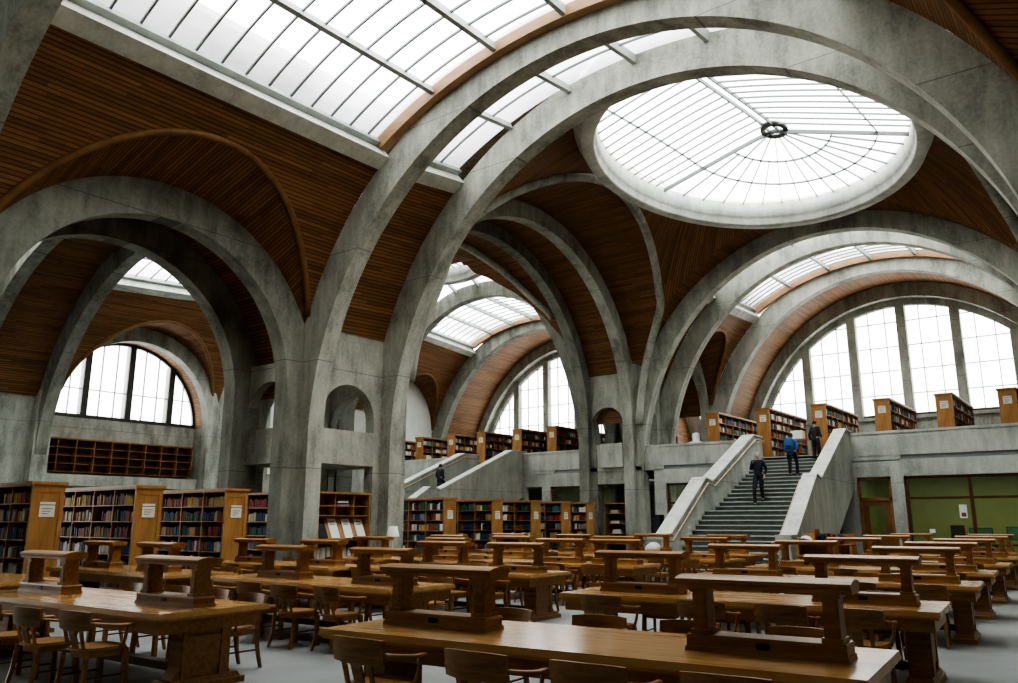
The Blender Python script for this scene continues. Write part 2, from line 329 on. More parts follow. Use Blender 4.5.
def skylight(xc, y0, y1, nbar, where, fascia, gm='glass'):
    NT[0] += 1; root = thing('window_%d' % NT[0], 'long curved skylight '+where, 'skylight', (0, 0, 0)); root['kind'] = 'structure'
    g = MB(); n = 24; tt = [pi-TS-(pi-2*TS)*i/n for i in range(n+1)]
    for a, b in zip(tt, tt[1:]): g.face([glp(xc, y0, a), glp(xc, y1, a), glp(xc, y1, b), glp(xc, y0, b)], None, True)
    g.build('pane', M[gm], root)
    def bx(mb, t, ya, yb, wt, d0, d1):   # box along y at angle t
        c0, c1 = Vector(glp(xc, ya, t, d0)), Vector(glp(xc, ya, t, d1)); e = Vector(glp(xc, ya, t+.01))-Vector(glp(xc, ya, t-.01)); e.normalize(); e *= wt/2
        off = Vector((0, yb-ya, RZ(yb, xc)-RZ(ya, xc))); P = [c0-e, c0+e, c1+e, c1-e]
        mb.quads([tuple(p) for p in P]+[tuple(p+off) for p in P], [(0, 1, 2, 3), (7, 6, 5, 4), (0, 4, 5, 1), (1, 5, 6, 2), (2, 6, 7, 3), (3, 7, 4, 0)])
    for k in range(7):
        r = MB(); t = TS+(pi-2*TS)*k/6; bx(r, t, y0, y1, .13 if 0 < k < 6 else .2, -.26, .0); r.build('rail', M['rail'], root)
    b = MB()
    for j in range(1, nbar+1):
        y = y0+(y1-y0)*j/(nbar+1)
        for a, c in zip(tt, tt[1:]):
            p = [Vector(glp(xc, y, a, -.03)), Vector(glp(xc, y, c, -.03)), Vector(glp(xc, y, c, -.09)), Vector(glp(xc, y, a, -.09))]; dy = Vector((0, .022, 0))
            b.quads([tuple(q-dy) for q in p]+[tuple(q+dy) for q in p], [(0, 1, 2, 3), (4, 5, 6, 7), (3, 2, 6, 7)])
    b.build('muntin', M['bar'], root)
    for s in (0, 1):                     # concrete kerb along each long edge
        t = TS-.012 if s else pi-TS+.012
        k = MB(); bx(k, t+(-.02 if s else .02), y0, y1, .5, -.68, .06); k.build('kerb', M['concrete_light'], root)
    if fascia:
        for ya, yb, in fascia:
            f = MB(); f.band([glp(xc, ya, t, -.30-.15*(gl(t)-.9))[::2] for t in tt], [glp(xc, ya, t, .12)[::2] for t in tt], ya, yb, 1); f.build('fascia', M['fascia'], root)
def hexcirc(yc, r, zc, h=None):
    h = h or r
    return lambda y: zc+h*sqrt(max(0, 1-((y-yc)/r)**2)) if abs(y-yc) < r else -9
def lunette(plane, c, cc, rw, rz, zc, sill, mulls, trans, barx, where, mat='window_glass', mw=.24, mm_='concrete'):
    """half-round window in plane axis=plane at coordinate c"""
    NT[0] += 1; root = thing('window_%d' % NT[0], where, 'window', (0, 0, 0)); root['kind'] = 'structure'
    ax = plane; g = {0: lambda a, z, d=0: (c+d, a, z), 1: lambda a, z, d=0: (a, c+d, z)}[ax]
    zt = lambda a: zc+rz*sqrt(max(0, 1-((a-cc)/rw)**2))
    t0 = asin((sill-zc)/rz); P = [(cc+rw*cos(t), zc+rz*sin(t)) for t in [t0+(pi-2*t0)*i/40 for i in range(41)]]
    gm = MB(); gm.face([g(a, z) for a, z in P]); gm.build('pane', M[mat], root)
    fr = MB(); Pi = [(cc+(rw-.14)*cos(t), zc+(rz-.14)*sin(t)) for t in [t0+(pi-2*t0)*i/40 for i in range(41)]]
    fr.band(Pi, P, c-.12, c+.06, ax)
    def bar(mb, a0, a1, z0, z1, d0, d1):
        (mb.box(c+d0, c+d1, a0, a1, z0, z1) if ax == 0 else mb.box(a0, a1, c+d0, c+d1, z0, z1))
    bar(fr, P[-1][0], P[0][0], sill-.02, sill+.16, -.12, .06); fr.build('frame', M['frame'], root)
    for a in mulls:
        mm = MB(); bar(mm, a-mw, a+mw, sill, zt(a)-.05, -.34, .1); mm.build('mullion', M[mm_], root)
    br = MB()
    for z in trans:
        if z < zc+rz-.2:
            h = rw*sqrt(max(0, 1-((z-zc)/rz)**2))-.1; bar(br, cc-h, cc+h, z-.02, z+.02, -.05, .05)
    for a in barx: bar(br, a-.017, a+.017, sill, zt(a)-.1, -.05, .05)
    br.build('muntin', M['frame'], root)
def niche(yc, half, sill, spring): return [(yc+half, sill)]+[(yc+half*cos(pi*i/20), spring+half*1.05*sin(pi*i/20)) for i in range(21)]+[(yc-half, sill)]
def rect(a0, a1, b0, b1): return [(a0, b0), (a1, b0), (a1, b1), (a0, b1)]
def pier(xe, xw, y0, y1, sill, spring, low, top, where, half=1.08):
    """hollow pier between the four arch legs: four walls, each with an arched niche above and an opening below; xe/xw = outer wall planes"""
    yc, xc = (y0+y1)/2, (xe+xw)/2; D = .42
    for nm, ax, c0, c1, mid, a0, a1 in (('east', 0, xe-D, xe-.03, yc, y0+.05, y1-.05), ('west', 0, xw+.03, xw+D, yc, y0+.05, y1-.05), ('south', 1, y0+.03, y0+D, xc, xw+.05, xe-.05), ('north', 1, y1-D, y1-.03, xc, xw+.05, xe-.05)):
        m = MB(); m.plate(rect(a0, a1, 0, min(top, 6.35) if (nm in ('south', 'north') and top < 8) else top), [niche(mid, half, sill, spring), rect(mid-half, mid+half, .02, low)], c0, c1, ax)
        struct(m.build('pier_wall', M['concrete']), 'concrete pier wall with arched niche, %s face of the pier %s' % (nm, where), 'pier')
    m = MB(); m.box(xw+.4, xe-.4, y0+.4, y1-.4, low+.05, sill-.15); struct(m.build('pier_slab', M['concrete']), 'concrete slab inside the hollow pier '+where, 'pier')

YA = 15.0; P1 = (15.0, 18.82); P3 = (34.78, 38.12)
def nave(xc, nm, fp, hw, main):
    """one hall; fp = (front pair start, end), hw = skylight half width"""
    global TS, TW
    TS = acos(hw/(R_+1.5)); TW = acos(hw/(R_+EXT)); w = nm; f0, f1 = fp
    nave_arch(xc, 5.1, 5.65, 'overhead at the front of '+w, wide=1.16 if main else 1)
    nave_arch(xc, f0, f0+.55, 'before the narrow front bay of '+w, cut=0 if main else 18)
    nave_arch(xc, f1-.55, f1, 'behind the narrow front bay of '+w, cut=0 if main else 18)
    nave_arch(xc, 35.2, 35.75, 'at the gallery edge of '+w)
    nave_arch(xc, 38.0, 38.55, 'behind the narrow gallery skylight of '+w)
    nave_arch(xc, 44.24, 44.80, 'in front of the end window of '+w, MEZ)
    p1 = hexcirc(10.53, 4.9, 5.33, 5.5); q1 = hexcirc(10.53, 4.9, 5.33); p3 = hexcirc(41.4, 2.86, 7.7, 4.1); q3 = hexcirc(41.4, 2.86, 7.7, 3.9)
    wood_barrel(xc, 5.65, f0, {-1: (p1, xc-9.55, 6.2, q1), 1: (p1, xc+9.55, 6.2, q1)}, True, 'over the front bay of '+w)
    skylight(xc, 5.65, f0, 13, 'over the front bay of '+w, [(f0-.28, f0-.01), (5.66, 5.9)])
    wood_barrel(xc, f0+.55, f1-.55, None, main, 'over the narrow front bay of '+w, 4, zlow=7.4)
    if main: skylight(xc, 15.55, 18.27, 2, 'over the narrow front bay of '+w, None, 'opal')
    wood_barrel(xc, 35.75, 38.0, None, True, 'over the narrow gallery bay of '+w, 4, zlow=9.)
    skylight(xc, 35.75, 38.0, 2, 'over the narrow gallery bay of '+w, None, 'opal')
    wood_barrel(xc, 38.55, 44.24, {-1: (p3, xc-9.55, 7.7, q3), 1: (p3, xc+9.55, 7.7, q3)}, True, 'over the gallery bay of '+w)
    skylight(xc, 38.55, 44.24, 9, 'over the gallery bay of '+w, [(43.98, 44.23)])
    wood_barrel(xc, 44.8, 48.6, None, False, 'over the window bay of '+w, 6, 'slats_end', zlow=MEZ, EXT=.35)
    # window wall
    n = 60; m = MB(); inn = [(xc+8.95*cos(pi*i/n), ZS+10.12*sin(pi*i/n)) for i in range(n+1)]; out = [(xc+(R_+1.3)*cos(pi*i/n), ZS+(10.6+1.3)*sin(pi*i/n)) for i in range(n+1)]
    m.band(inn, out, 48.6, 49.5, 1); struct(m.build('arch_beam', M['concrete']), 'deep concrete arch framing the end window of '+w, 'arch')
    m = MB(); inn = [(xc+8.66*cos(pi*i/n), ZS+9.76*sin(pi*i/n)) for i in range(n+1)]; out = [(xc+9.4*cos(pi*i/n), ZS+10.6*sin(pi*i/n)) for i in range(n+1)]
    m.band(inn, out, 49.2, 49.6, 1); struct(m.build('arch_beam', M['concrete']), 'inner concrete reveal of the end window of '+w, 'arch')
    m = MB(); m.box(xc-9.6, xc+9.6, 49.25, 49.7, MEZ-.5, 7.3); m.box(xc-9, xc+9, 49.05, 49.26, 7.18, 7.36); struct(m.build('wall_north', M['concrete']), 'concrete wall under the end window of '+w, 'wall')
    mu = [xc+.15+2.72*k for k in (-2, -1, 0, 1, 2)]
    bars = [xc+.15+2.72*k+2.72*j/3 for k in range(-4, 4) for j in (1, 2) if abs(2.72*k+2.72*j/3) < 8.3]
    lunette(1, 49.4, xc, 8.75, 9.85, ZS+.03, 7.34, mu, [8.61, 9.98, 11.36, 12.78], bars, 'great half-round gridded end window of '+w)
nave(X0, 'the main hall', (15.0, 18.82), 6.5, True)
nave(X1, 'the side hall', (13.3, 17.3), 5.6, False)
# --- arcade between the halls: paired arches in x, timber strips between them
def strip(yc, r, zc, xa, xb, where, y0=None, y1=None):
    m = MB(); n = 40; L = 0
    for i in range(n):
        a, b = pi*i/n, pi*(i+1)/n
        m.face([(xa, yc+r*cos(a), zc+r*sin(a)), (xb, yc+r*cos(a), zc+r*sin(a)), (xb, yc+r*cos(b), zc+r*sin(b)), (xa, yc+r*cos(b), zc+r*sin(b))], [(r*a, xa), (r*a, xb), (r*b, xb), (r*b, xa)], True)
    struct(m.build('ceiling', M['slats'], weld=True), 'slatted timber strip vault '+where, 'ceiling')
for yc, r, zc, e, w, z0 in ((10.53, 3.97, 5.33, .95, 'from the main hall front bay', 0), (27.2, 7.8, 6.4, .7, 'beside the domed bay', 0), (41.4, 2.85, 7.7, .95, 'on the gallery', MEZ)):
    side_arch(-19.65, -19.1, yc, r, zc, e, w+', main hall side', z0, 'concrete_shaded' if yc < 20 else 'concrete'); side_arch(-22.2, -21.65, yc, r, zc, e, w+', side hall side', z0, 'concrete_shaded')
    strip(yc, r+e-.1, zc, -19.65, -21.65, w)
# right-hand wall line and far side walls
for yc, r, zc, e, w in ((10.53, 3.97, 5.33, .85, 'front bay'), (27.0, 7.6, 6.5, .75, 'domed bay'), (41.2, 3.05, 7.7, .9, 'gallery bay')):
    side_arch(0, .55, yc, r, zc, e, 'in the office-side wall of the '+w)
m = MB(); m.box(.55, .9, 5.0, 49.7, 0, 16); struct(m.build('wall_east', M['concrete']), 'plain concrete wall behind the office-side arches', 'wall')
for yy in ((15.55, 18.27), (35.75, 38.0)):
    m = MB(); m.box(-.35, .56, *yy, 0, 9.2); struct(m.build('pier_wall', M['concrete']), 'solid concrete pier face on the office side, y %d' % yy[0] if 0 else ('solid concrete pier on the office side, '+('front' if yy[0] < 20 else 'gallery')), 'pier')
# piers
pier(-19.1, -22.2, 15.0, 18.82, 4.35, 4.65, 3.3, 7.6, 'between bookcases and display stand')
pier(-19.1, -22.2, 35.2, 38.55, 5.36, 6.25, 3.4, 9.3, 'beside the main stairs', .92)
# --- outer wall of the side hall with a small arched bay and lunette
YM = 21.5
p2 = hexcirc(YM+.3, 4.25, 6.8, 4.8)
wood_barrel(X1, 17.3, 26.3, {-1: (p2, -40.95, 6.9), 1: (lambda y: 6.5+sqrt(max(0, 8.2**2-(y-27.2)**2)), -21.9, None)}, True, 'over the middle bay of the side hall')
skylight(X1, 17.3, 26.3, 11, 'over the middle bay of the side hall', [(26.0, 26.28)])
side_arch(-41.1, -40.5, YM, 4.1, 6.7, .75, 'in the outer wall under the small half-round window')
m = MB(); P = side_arch_poly(YM, 4.7, 6.8, 0)
m.plate(rect(4, 50, 0, 15), [side_arch_poly(YM, 4.25, 6.7, .02)], -41.5, -41.0, 0); struct(m.build('wall_west', M['concrete']), 'concrete outer wall of the side hall with one arched recess', 'wall')
m = MB(); m.box(-40.98, -40.9, 30, 49.5, MEZ, 12); struct(m.build('wall_west_upper', M['plaster']), 'white plaster outer wall above the gallery in the side hall', 'wall')
m = MB(); n = 40; r = 4.2
for i in range(n):
    a, b = pi*i/n, pi*(i+1)/n; r2 = 4.2
    m.face([(-41.0, YM+r*cos(a), 6.7+r*sin(a)), (-42.1, YM+r2*cos(a), 6.7+r2*sin(a)), (-42.1, YM+r2*cos(b), 6.7+r2*sin(b)), (-41.0, YM+r*cos(b), 6.7+r*sin(b))], [(r*a, 0), (r*a, 1.1), (r*b, 1.1), (r*b, 0)], True)
struct(m.build('ceiling', M['slats_end'], weld=True), 'short slatted timber reveal above the small half-round window', 'ceiling')
m = MB(); m.box(-42.5, -42.0, YM-4.6, YM+4.6, 0, 6.72); m.box(-42.0, -41.2, YM-4.2, YM+4.2, 3.3, 3.85)
for s in (-1, 1): m.box(-42.6, -41.0, YM+s*4.5-.3, YM+s*4.5+.3, 0, 6.8)
struct(m.build('wall_recess', M['concrete']), 'concrete recess wall under the small half-round window', 'wall')
lunette(0, -42.05, YM, 4.22, 4.2, 6.7, 6.74, [19.45, 21.75, 24.1], [8.2], [21.75+2.32*k+2.32*j/3 for k in (-2, -1, 0, 1) for j in (1, 2)], 'small half-round window in the outer wall above empty shelves', mw=.16, mm_='frame')
# --- crossing vaults (timber) with oculus
CX, CY = -9.15, 26.3
EXQ, EYQ = .87, 1.217                   # the oculus is oval
def crossing(xc, cx, cy, rr, y0, y1, sail, where):
    def hX(x, y): return 6.5+sqrt(8.5**2-(y-27.2)**2) if abs(y-27.2) < 8.5 else -9
    def hY(x, y): o = (x-xc)/(R_+EXT); return ZS+(RZ(y, xc)+.75)*sqrt(1-o*o) if abs(o) < 1 else -9
    def sl(x, y):
        r = hypot(x+9.4, (y-27.4)*(1 if y > 27.4 else .74)); return 3.9+sqrt(12.6**2-r*r) if (sail and r < 12.6) else -9
    m = MB(); xa, xb = xc-9.62, xc+9.62; nx, ny = 120, int((y1-y0)*6.5)
    for i in range(nx):
        for j in range(ny):
            q = [(xa+(xb-xa)*(i+a)/nx, y0+(y1-y0)*(j+b)/ny) for a, b in ((0, 0), (1, 0), (1, 1), (0, 1))]
            mx, my = (q[0][0]+q[2][0])/2, (q[0][1]+q[2][1])/2
            if hypot((mx-cx)/(EXQ if sail else 1), (my-cy)/(EYQ if sail else 1)) < rr+.35: continue
            hs = (hX(mx, my), hY(mx, my), sl(mx, my)); k = hs.index(max(hs))
            P = [(x, y, max(hX(x, y), hY(x, y), sl(x, y), 5.5)) for x, y in q]
            if k == 0: uv = [(8.5*asin(max(-1, min(1, (y-27.2)/8.5)))+20, x) for x, y, z in P]
            elif k == 1: uv = [(10.1*asin(max(-1, min(1, (x-xc)/10.13)))+20, y) for x, y, z in P]
            else:
                uv = [(9*atan2(y-cy, (x-cx) if abs(mx-cx) > 0 else 1), hypot(x-cx, y-cy)) for x, y, z in P]
                if max(u for u, v in uv)-min(u for u, v in uv) > 9: uv = [(u+9*2*pi if u < 0 else u, v) for u, v in uv]
            m.face(P, uv, True)
    o = struct(m.build('ceiling', M['slats'], weld=True), 'slatted timber dome vault around the round skylight of '+where, 'ceiling')
    NT[0] += 1; root = thing('window_%d' % NT[0], 'round oculus skylight with concrete drum over '+where, 'skylight', (cx, cy, 0)); root['kind'] = 'structure'
    if sail: root.scale = (EXQ, EYQ, 1)
    zb, zt = (14.0, 15.1) if sail else (15.1, 16.1)
    m = MB(); m.lathe([(rr+.5, zb+.12), (rr+.45, zb), (rr+.05, zb), (rr, zb+.06), (rr, zb+.32), (rr-.06, zb+.36), (rr-.06, zt), (rr+.7, zt), (rr+.72, zb+.5), (rr+.5, zb+.12)], 96); m.build('drum', M['concrete_light'], root)
    m = MB(); hub = Vector((.6, .6)) if sail else Vector((0, 0)); zh = zt+.05
    zz = lambda x, y: zt-.12+.45*(1-min(1, hypot(x, y)/rr))
    n = 64
    for i in range(n):
        for a, b in ((0, .35), (.35, .7), (.7, 1)):
            t, u = 2*pi*i/n, 2*pi*(i+1)/n; m.face([(rr*r*cos(v), rr*r*sin(v), zz(rr*r*cos(v), rr*r*sin(v))) for r, v in ((a, t), (b, t), (b, u), (a, u)) if not (a == 0 and v == u and r == 0)], None, True)
    m.build('pane', M['glass'], root)
    def run(mb, p, q, w, h=.1):
        ns = max(1, int((Vector(q)-Vector(p)).length/.8)); pts = [(p[0]+(q[0]-p[0])*i/ns, p[1]+(q[1]-p[1])*i/ns) for i in range(ns+1)]
        d = Vector((q[0]-p[0], q[1]-p[1])); d.normalize(); nrm = Vector((-d.y, d.x))*w/2
        for a, b in zip(pts, pts[1:]):
            za, zc2 = zz(*a)-.02, zz(*b)-.02
            V = [(a[0]-nrm.x, a[1]-nrm.y, za), (a[0]+nrm.x, a[1]+nrm.y, za), (b[0]+nrm.x, b[1]+nrm.y, zc2), (b[0]-nrm.x, b[1]-nrm.y, zc2)]
            mb.quads(V+[(x, y, z-h) for x, y, z in V], [(4, 5, 6, 7), (0, 1, 5, 4), (2, 3, 7, 6), (1, 2, 6, 5), (3, 0, 4, 7)])
    def edge(o, d):      # from o along d to the rim
        b = o.dot(d); return o+d*(-b+sqrt(b*b-(o.dot(o)-(rr-.04)**2)))
    d1, d2, d3 = Vector((.92, .39)), Vector((-.975, .22)), Vector((-.1, -1)); d1.normalize(); d2.normalize(); d3.normalize()
    m = MB()
    for d, w in ((d1, .06), (d2, .06)): run(m, hub, edge(hub, d), w, .14)
    pr = Vector((-d3.y, d3.x))*.17
    for s in (-1, 1): run(m, hub+pr*s, edge(hub+pr*s, d3), .055, .12)
    m.lathe([(.52, zh+.28), (.52, zh+.1), (.36, zh+.1), (.36, zh+.28), (.52, zh+.28)], 28, (hub.x, hub.y, 0)); m.build('main_rib', M['bar'], root)
    m = MB(); a1, a2 = atan2(d1.y, d1.x), atan2(d2.y, d2.x)
    for i in range(1, 16): t = a1+(a2-a1)*i/16; d = Vector((cos(t), sin(t))); run(m, hub+d*(.5 if i % 2 == 0 else rr*.36), edge(hub+d*.5, d), .028, .07)
    for f in (.37, .66):
        pts = [hub+Vector((cos(t), sin(t)))*rr*f for t in [a1+(a2-a1)*i/24 for i in range(25)]]
        for a, b in zip(pts, pts[1:]): run(m, a, b, .03, .07)
    for d, sgn in ((d1, 1), (d2, -1)):      # bars parallel to each main rib, stepping towards the double rib
        for i in range(1, 15):
            o2 = hub+d3*(.42*i)+pr*sgn*1.2
            if o2.length < rr-.1: run(m, o2, edge(o2, d), .026, .06)
        q = hub+d*rr*.66; run(m, q, edge(q, d3), .035, .07)
    m.build('muntin', M['bar'], root)
crossing(X0, CX, CY, 5.75, 18.82, 35.2, True, 'the main hall')
crossing(X1, -29.4, 30.6, 3.2, 26.85, 35.2, False, 'the side hall')
HX = lambda y: 6.5+sqrt(max(0, 8.5**2-(y-27.2)**2))
def rib_pt(y):
    h = HX(y); r2 = 12.6**2-(h-3.9)**2; d = (y-27.4)*(1 if y > 27.4 else .74); return (max(-18.95, -9.4-sqrt(max(r2-d*d, 0))), y, h)
full = [(-18.8, 35.1, 6.2), (-18.5, 35.0, 7.9), (-18.0, 34.75, 9.5)]+[rib_pt(34.1-i*13.6/24) for i in range(25)]+[(-18.1, 19.7, 9.4), (-18.6, 19.35, 7.8), (-18.8, 19.2, 6.2)]
full = [(x, y, z) for x, y, z in full if hypot((x-CX)/EXQ, (y-CY)/EYQ) > 6.05]
def smooth(p, k=3):
    out = []
    P = [Vector(q) for q in p]
    for i in range(len(P)-1):
        a, b, c, d = P[max(0, i-1)], P[i], P[i+1], P[min(len(P)-1, i+2)]
        for j in range(k):
            t = j/k; out.append(.5*((2*b)+(c-a)*t+(2*a-5*b+4*c-d)*t*t+(-a+3*b-3*c+d)*t**3))
    return out+[P[-1]]
for s, w in ((1, 'arcade side'), (-1, 'office side')):
    m = MB(); m.tube(smooth([(x if s == 1 else -19.0-x+.1, y, z-.02) for x, y, z in full]), .19, 8); struct(m.build('rib_beam', M['concrete']), 'slim curved concrete rib springing to the round skylight, '+w, 'rib')
m = MB(); m.tube(smooth([(-22.7, 33.5, 11.8), (-22.85, 33.15, 12.15), (-23.3, 32.4, 12.8), (-23.8, 31.2, 13.7), (-24.1, 30.1, 14.2), (-24.4, 28.6, 14.65), (-24.6, 27.2, 14.7)]), .17, 8); struct(m.build('rib_beam', M['concrete']), 'slim concrete rib in the side hall seen through the wide arch', 'rib')
# --- floor, added light-blocking slabs and closing walls
m = MB(); m.box(-46, 4, -8, 52, -.3, 0); struct(m.build('floor', M['floor']), 'grey-green carpeted reading room floor', 'floor')
m = MB(); m.box(-46, 4, -8.3, -8, 0, 17); struct(m.build('wall_blocker_south', M['concrete']), 'concrete wall added behind the camera to keep stray light out', 'wall')  # unseen wall, added so the area behind the camera stays dark
m = MB(); m.box(.9, 1.2, -8, 5.0, 0, 17); struct(m.build('wall_blocker_east', M['concrete']), 'concrete side wall added beside the camera to keep stray light out', 'wall')  # unseen wall, added to stop light leaking in from the side
m = MB(); m.box(-46, 1.2, -8, 5.2, 14.6, 14.8)
m.box(-24.7, -16.25, 5.2, 18.5, 13.5, 13.7); m.box(-24.5, -16.1, 18.5, 35, 16.0, 16.2); m.box(-24.7, -16.25, 35, 50, 14.6, 14.8)
m.box(-2.85, 1.2, 5.2, 18.5, 13.5, 13.7); m.box(-2.6, 1.2, 18.5, 35, 16.0, 16.2); m.box(-2.85, 1.2, 35, 50, 14.6, 14.8)
m.box(-46, -38.1, 5.2, 50, 13.5, 13.7)
struct(m.build('light_blocker', M['concrete']), 'concrete slabs added outside the timber vaults to block stray sky light', 'light_blocker')  # added to block sky light through gaps between the vaults
m = MB(); m.plate(rect(-24.5, -2.6, 17.6, 35.2), [[(CX+EXQ*6.5*cos(2*pi*i/48), CY+EYQ*6.5*sin(2*pi*i/48)) for i in range(48)]], 15.25, 15.4, 2); m.plate(rect(-41, -24.5, 26.5, 35.2), [[(-29.4+4.3*cos(2*pi*i/48), 30.6+4.3*sin(2*pi*i/48)) for i in range(48)]], 16.15, 16.3, 2)
for xc in (X0, X1): m.box(xc-9, xc+9, 44.6, 50, 15.9, 16.1)
struct(m.build('light_blocker', M['concrete']), 'concrete slabs added around the round skylights to block stray sky light', 'light_blocker')  # more slabs added against sky light leaking past the vaults
# ------------------------------------------------------------------ gallery, facade, stairs, office
FY = 35.32
m = MB(); m.box(-41, .5, FY+.05, 49.3, 4.0, MEZ); struct(m.build('floor_gallery', M['floor']), 'carpeted gallery floor above the offices', 'floor')
def facade(xa, xb, openings, slots, where, ztop=3.36):
    m = MB(); m.plate(rect(xa, xb, 0, 4.02), [rect(a, b, .01, ztop) for a, b in openings], FY, FY+.35, 1)
    struct(m.build('wall_gallery', M['concrete_mid']), 'concrete gallery front '+where, 'wall')
    m = MB(); m.box(xa, xb, FY-.02, FY+.3, 4.2, PAR-.1); m.box(xa, xb, FY-.06, FY+.36, PAR-.1, PAR)
    edges = sorted([xa]+[v for s in slots for v in s]+[xb])
    for a, b in zip(edges[::2], edges[1::2]):
        if b > a: m.box(a, b, FY, FY+.3, 3.98, 4.22)
    o = struct(m.build('wall_parapet', M['concrete_mid']), 'concrete gallery parapet '+where, 'wall')
    s = MB()
    for a, b in slots: s.box(a, b, FY+.12, FY+.3, 3.98, 4.22)
    if slots: s.build('shadow_gap', M['dark'], o)  # near-black strip; shade inside the slot is put into its colour
facade(-9.75, .55, [(-9.03, -7.74), (-7.26, .3)], [(-7.3, .4)], 'over the glazed office')
facade(-18.2, -13.0, [(-17.6, -13.4)], [(-17.7, -14.9)], 'between the pier and the main stairs')
facade(-25.95, -22.0, [(-25.85, -24.75), (-24.2, -22.15)], [(-23.9, -22.1)], 'beside the side hall stairs')
facade(-41, -29.75, [], [], 'at the far end of the side hall')
m = MB(); m.box(-18.75, -18.2, FY+.02, FY+.3, 4.0, PAR); m.box(-20.95, -19.7, 34.98, FY+.1, 4.2, 5.36); m.box(-22.0, -18.8, FY-.12, FY+.1, 4.02, 4.2); struct(m.build('wall_parapet', M['concrete_mid']), 'short concrete parapet between the legs of the gallery pier', 'wall')
m = MB(); m.box(-12.85, -9.6, FY+.05, FY+.3, 3.4, MEZ-.02); m.box(-29.75, -25.9, FY+.05, FY+.3, 3.4, MEZ-.02); struct(m.build('wall_landing', M['concrete']), 'concrete edge under the top of the stairs', 'wall')
# rooms under the gallery
m = MB(); m.box(-40.5, .5, 41, 41.2, 0, 3.99); struct(m.build('wall_office', M['green']), 'bright green back wall of the office', 'wall')
m = MB(); m.box(-22.1, -21.9, 38.6, 41, 0, 3.99); m.box(-12.9, -12.7, 35.7, 41, 0, 3.99); m.box(-9.85, -9.65, 35.7, 41, 0, 3.99); struct(m.build('wall_partition', M['green']), 'green partition walls under the gallery', 'wall')
m = MB(); m.box(-40.5, .5, 35.7, 41, 3.5, 3.6); struct(m.build('ceiling_office', M['plaster']), 'pale ceiling of the rooms under the gallery', 'ceiling')
for i, (x, y, w) in enumerate([(-8.3, 37.2, .9), (-5.6, 37.0, 1.0), (-2.9, 37.0, 1.0), (-5.2, 39.3, 1.0), (-2.2, 39.3, 1.0), (-16.6, 37.5, .8), (-14.5, 37.5, .8), (-23.2, 38, .8), (-25.2, 38, .8)]):
    t = thing('ceiling_light', 'strip light on the ceiling under the gallery, %s from the office side' % ORD[i], 'light', (x, y, 3.5), 0, 'strip lights under the gallery')
    a = MB(); a.box(-w/2, w/2, -.12, .12, -.05, 0); a.build('housing', M['paper'], t); a = MB(); a.box(-w/2+.04, w/2-.04, -.09, .09, -.07, -.05); a.build('diffuser', M['lamp'], t)
for x, y, sx in ((-4.5, 38, 7.5), (-15.5, 38, 4), (-24, 38, 3), (-8.4, 37.5, 1)):
    l = bpy.data.lights.new('office_lamp', 'AREA'); l.shape = 'RECTANGLE'; l.size = sx; l.size_y = 3; l.energy = 42*sx/4; l.color = (1, .97, .86); o = bpy.data.objects.new('office_lamp', l); C.objects.link(o); o.location = (x, y, 3.38)
# office glazing
def glazing(name, n, x0, x1, z1, mull, trans, label, leaf=None):
    NT[0] += 1; root = thing('window_%d' % NT[0], label, 'window', (0, FY+.15, 0)); root['kind'] = 'structure'
    g = MB(); g.box(x0+.03, x1-.03, -.008, .008, .03, z1-.02); g.build('pane', M['office_glass'], root)
    f = MB(); f.box(x0, x0+.1, -.06, .06, .01, z1); f.box(x1-.1, x1, -.06, .06, .01, z1); f.box(x0, x1, -.06, .06, z1-.1, z1); f.box(x0, x1, -.06, .06, .01, .15)
    for t in trans: f.box(x0, x1, -.05, .05, t-.045, t+.045)
    f.build('frame', M['oak_dark'], root)
    for a in mull: q = MB(); q.box(a-.06, a+.06, -.06, .06, .1, z1); q.build('mullion', M['oak_dark'], root)
    return root
glazing('w', 1, -7.24, .3, 3.35, [-4.98, -2.6], [2.5], 'wide dark-framed office window with green wall behind')
glazing('w', 1, -17.58, -13.35, 3.35, [-15.5], [2.45], 'dark-framed glazing under the gallery beside the stairs')
glazing('w', 1, -24.18, -22.15, 3.35, [], [2.45], 'dark glazing under the gallery in the side hall')
NT[0] += 1
dr = thing('door_1', 'wooden office door with a glass panel and a transom light above', 'door', (-8.385, FY+.16, 0)); dr['kind'] = 'structure'
f = MB(); f.box(-.645, -.53, -.07, .07, 0.01, 3.35); f.box(.53, .645, -.07, .07, 0.01, 3.35); f.box(-.645, .645, -.07, .07, 3.25, 3.35); f.box(-.645, .645, -.07, .07, 2.42, 2.54); f.build('frame', M['oak'], dr)
f = MB(); f.plate(rect(-.53, .53, .02, 2.42), [rect(-.30, .28, .9, 2.2)], -.025, .025, 1); f.build('door_leaf', M['groin'], dr)
f = MB(); f.box(-.31, .29, -.006, .006, .89, 2.21); f.box(-.53, .53, -.006, .006, 2.54, 3.25); f.build('pane', M['office_glass'], dr)
f = MB(); f.tube([(.43, -.05, 1.0), (.43, -.08, 1.0), (.33, -.08, 1.0)], .014, 6); f.build('door_handle', M['rail'], dr)
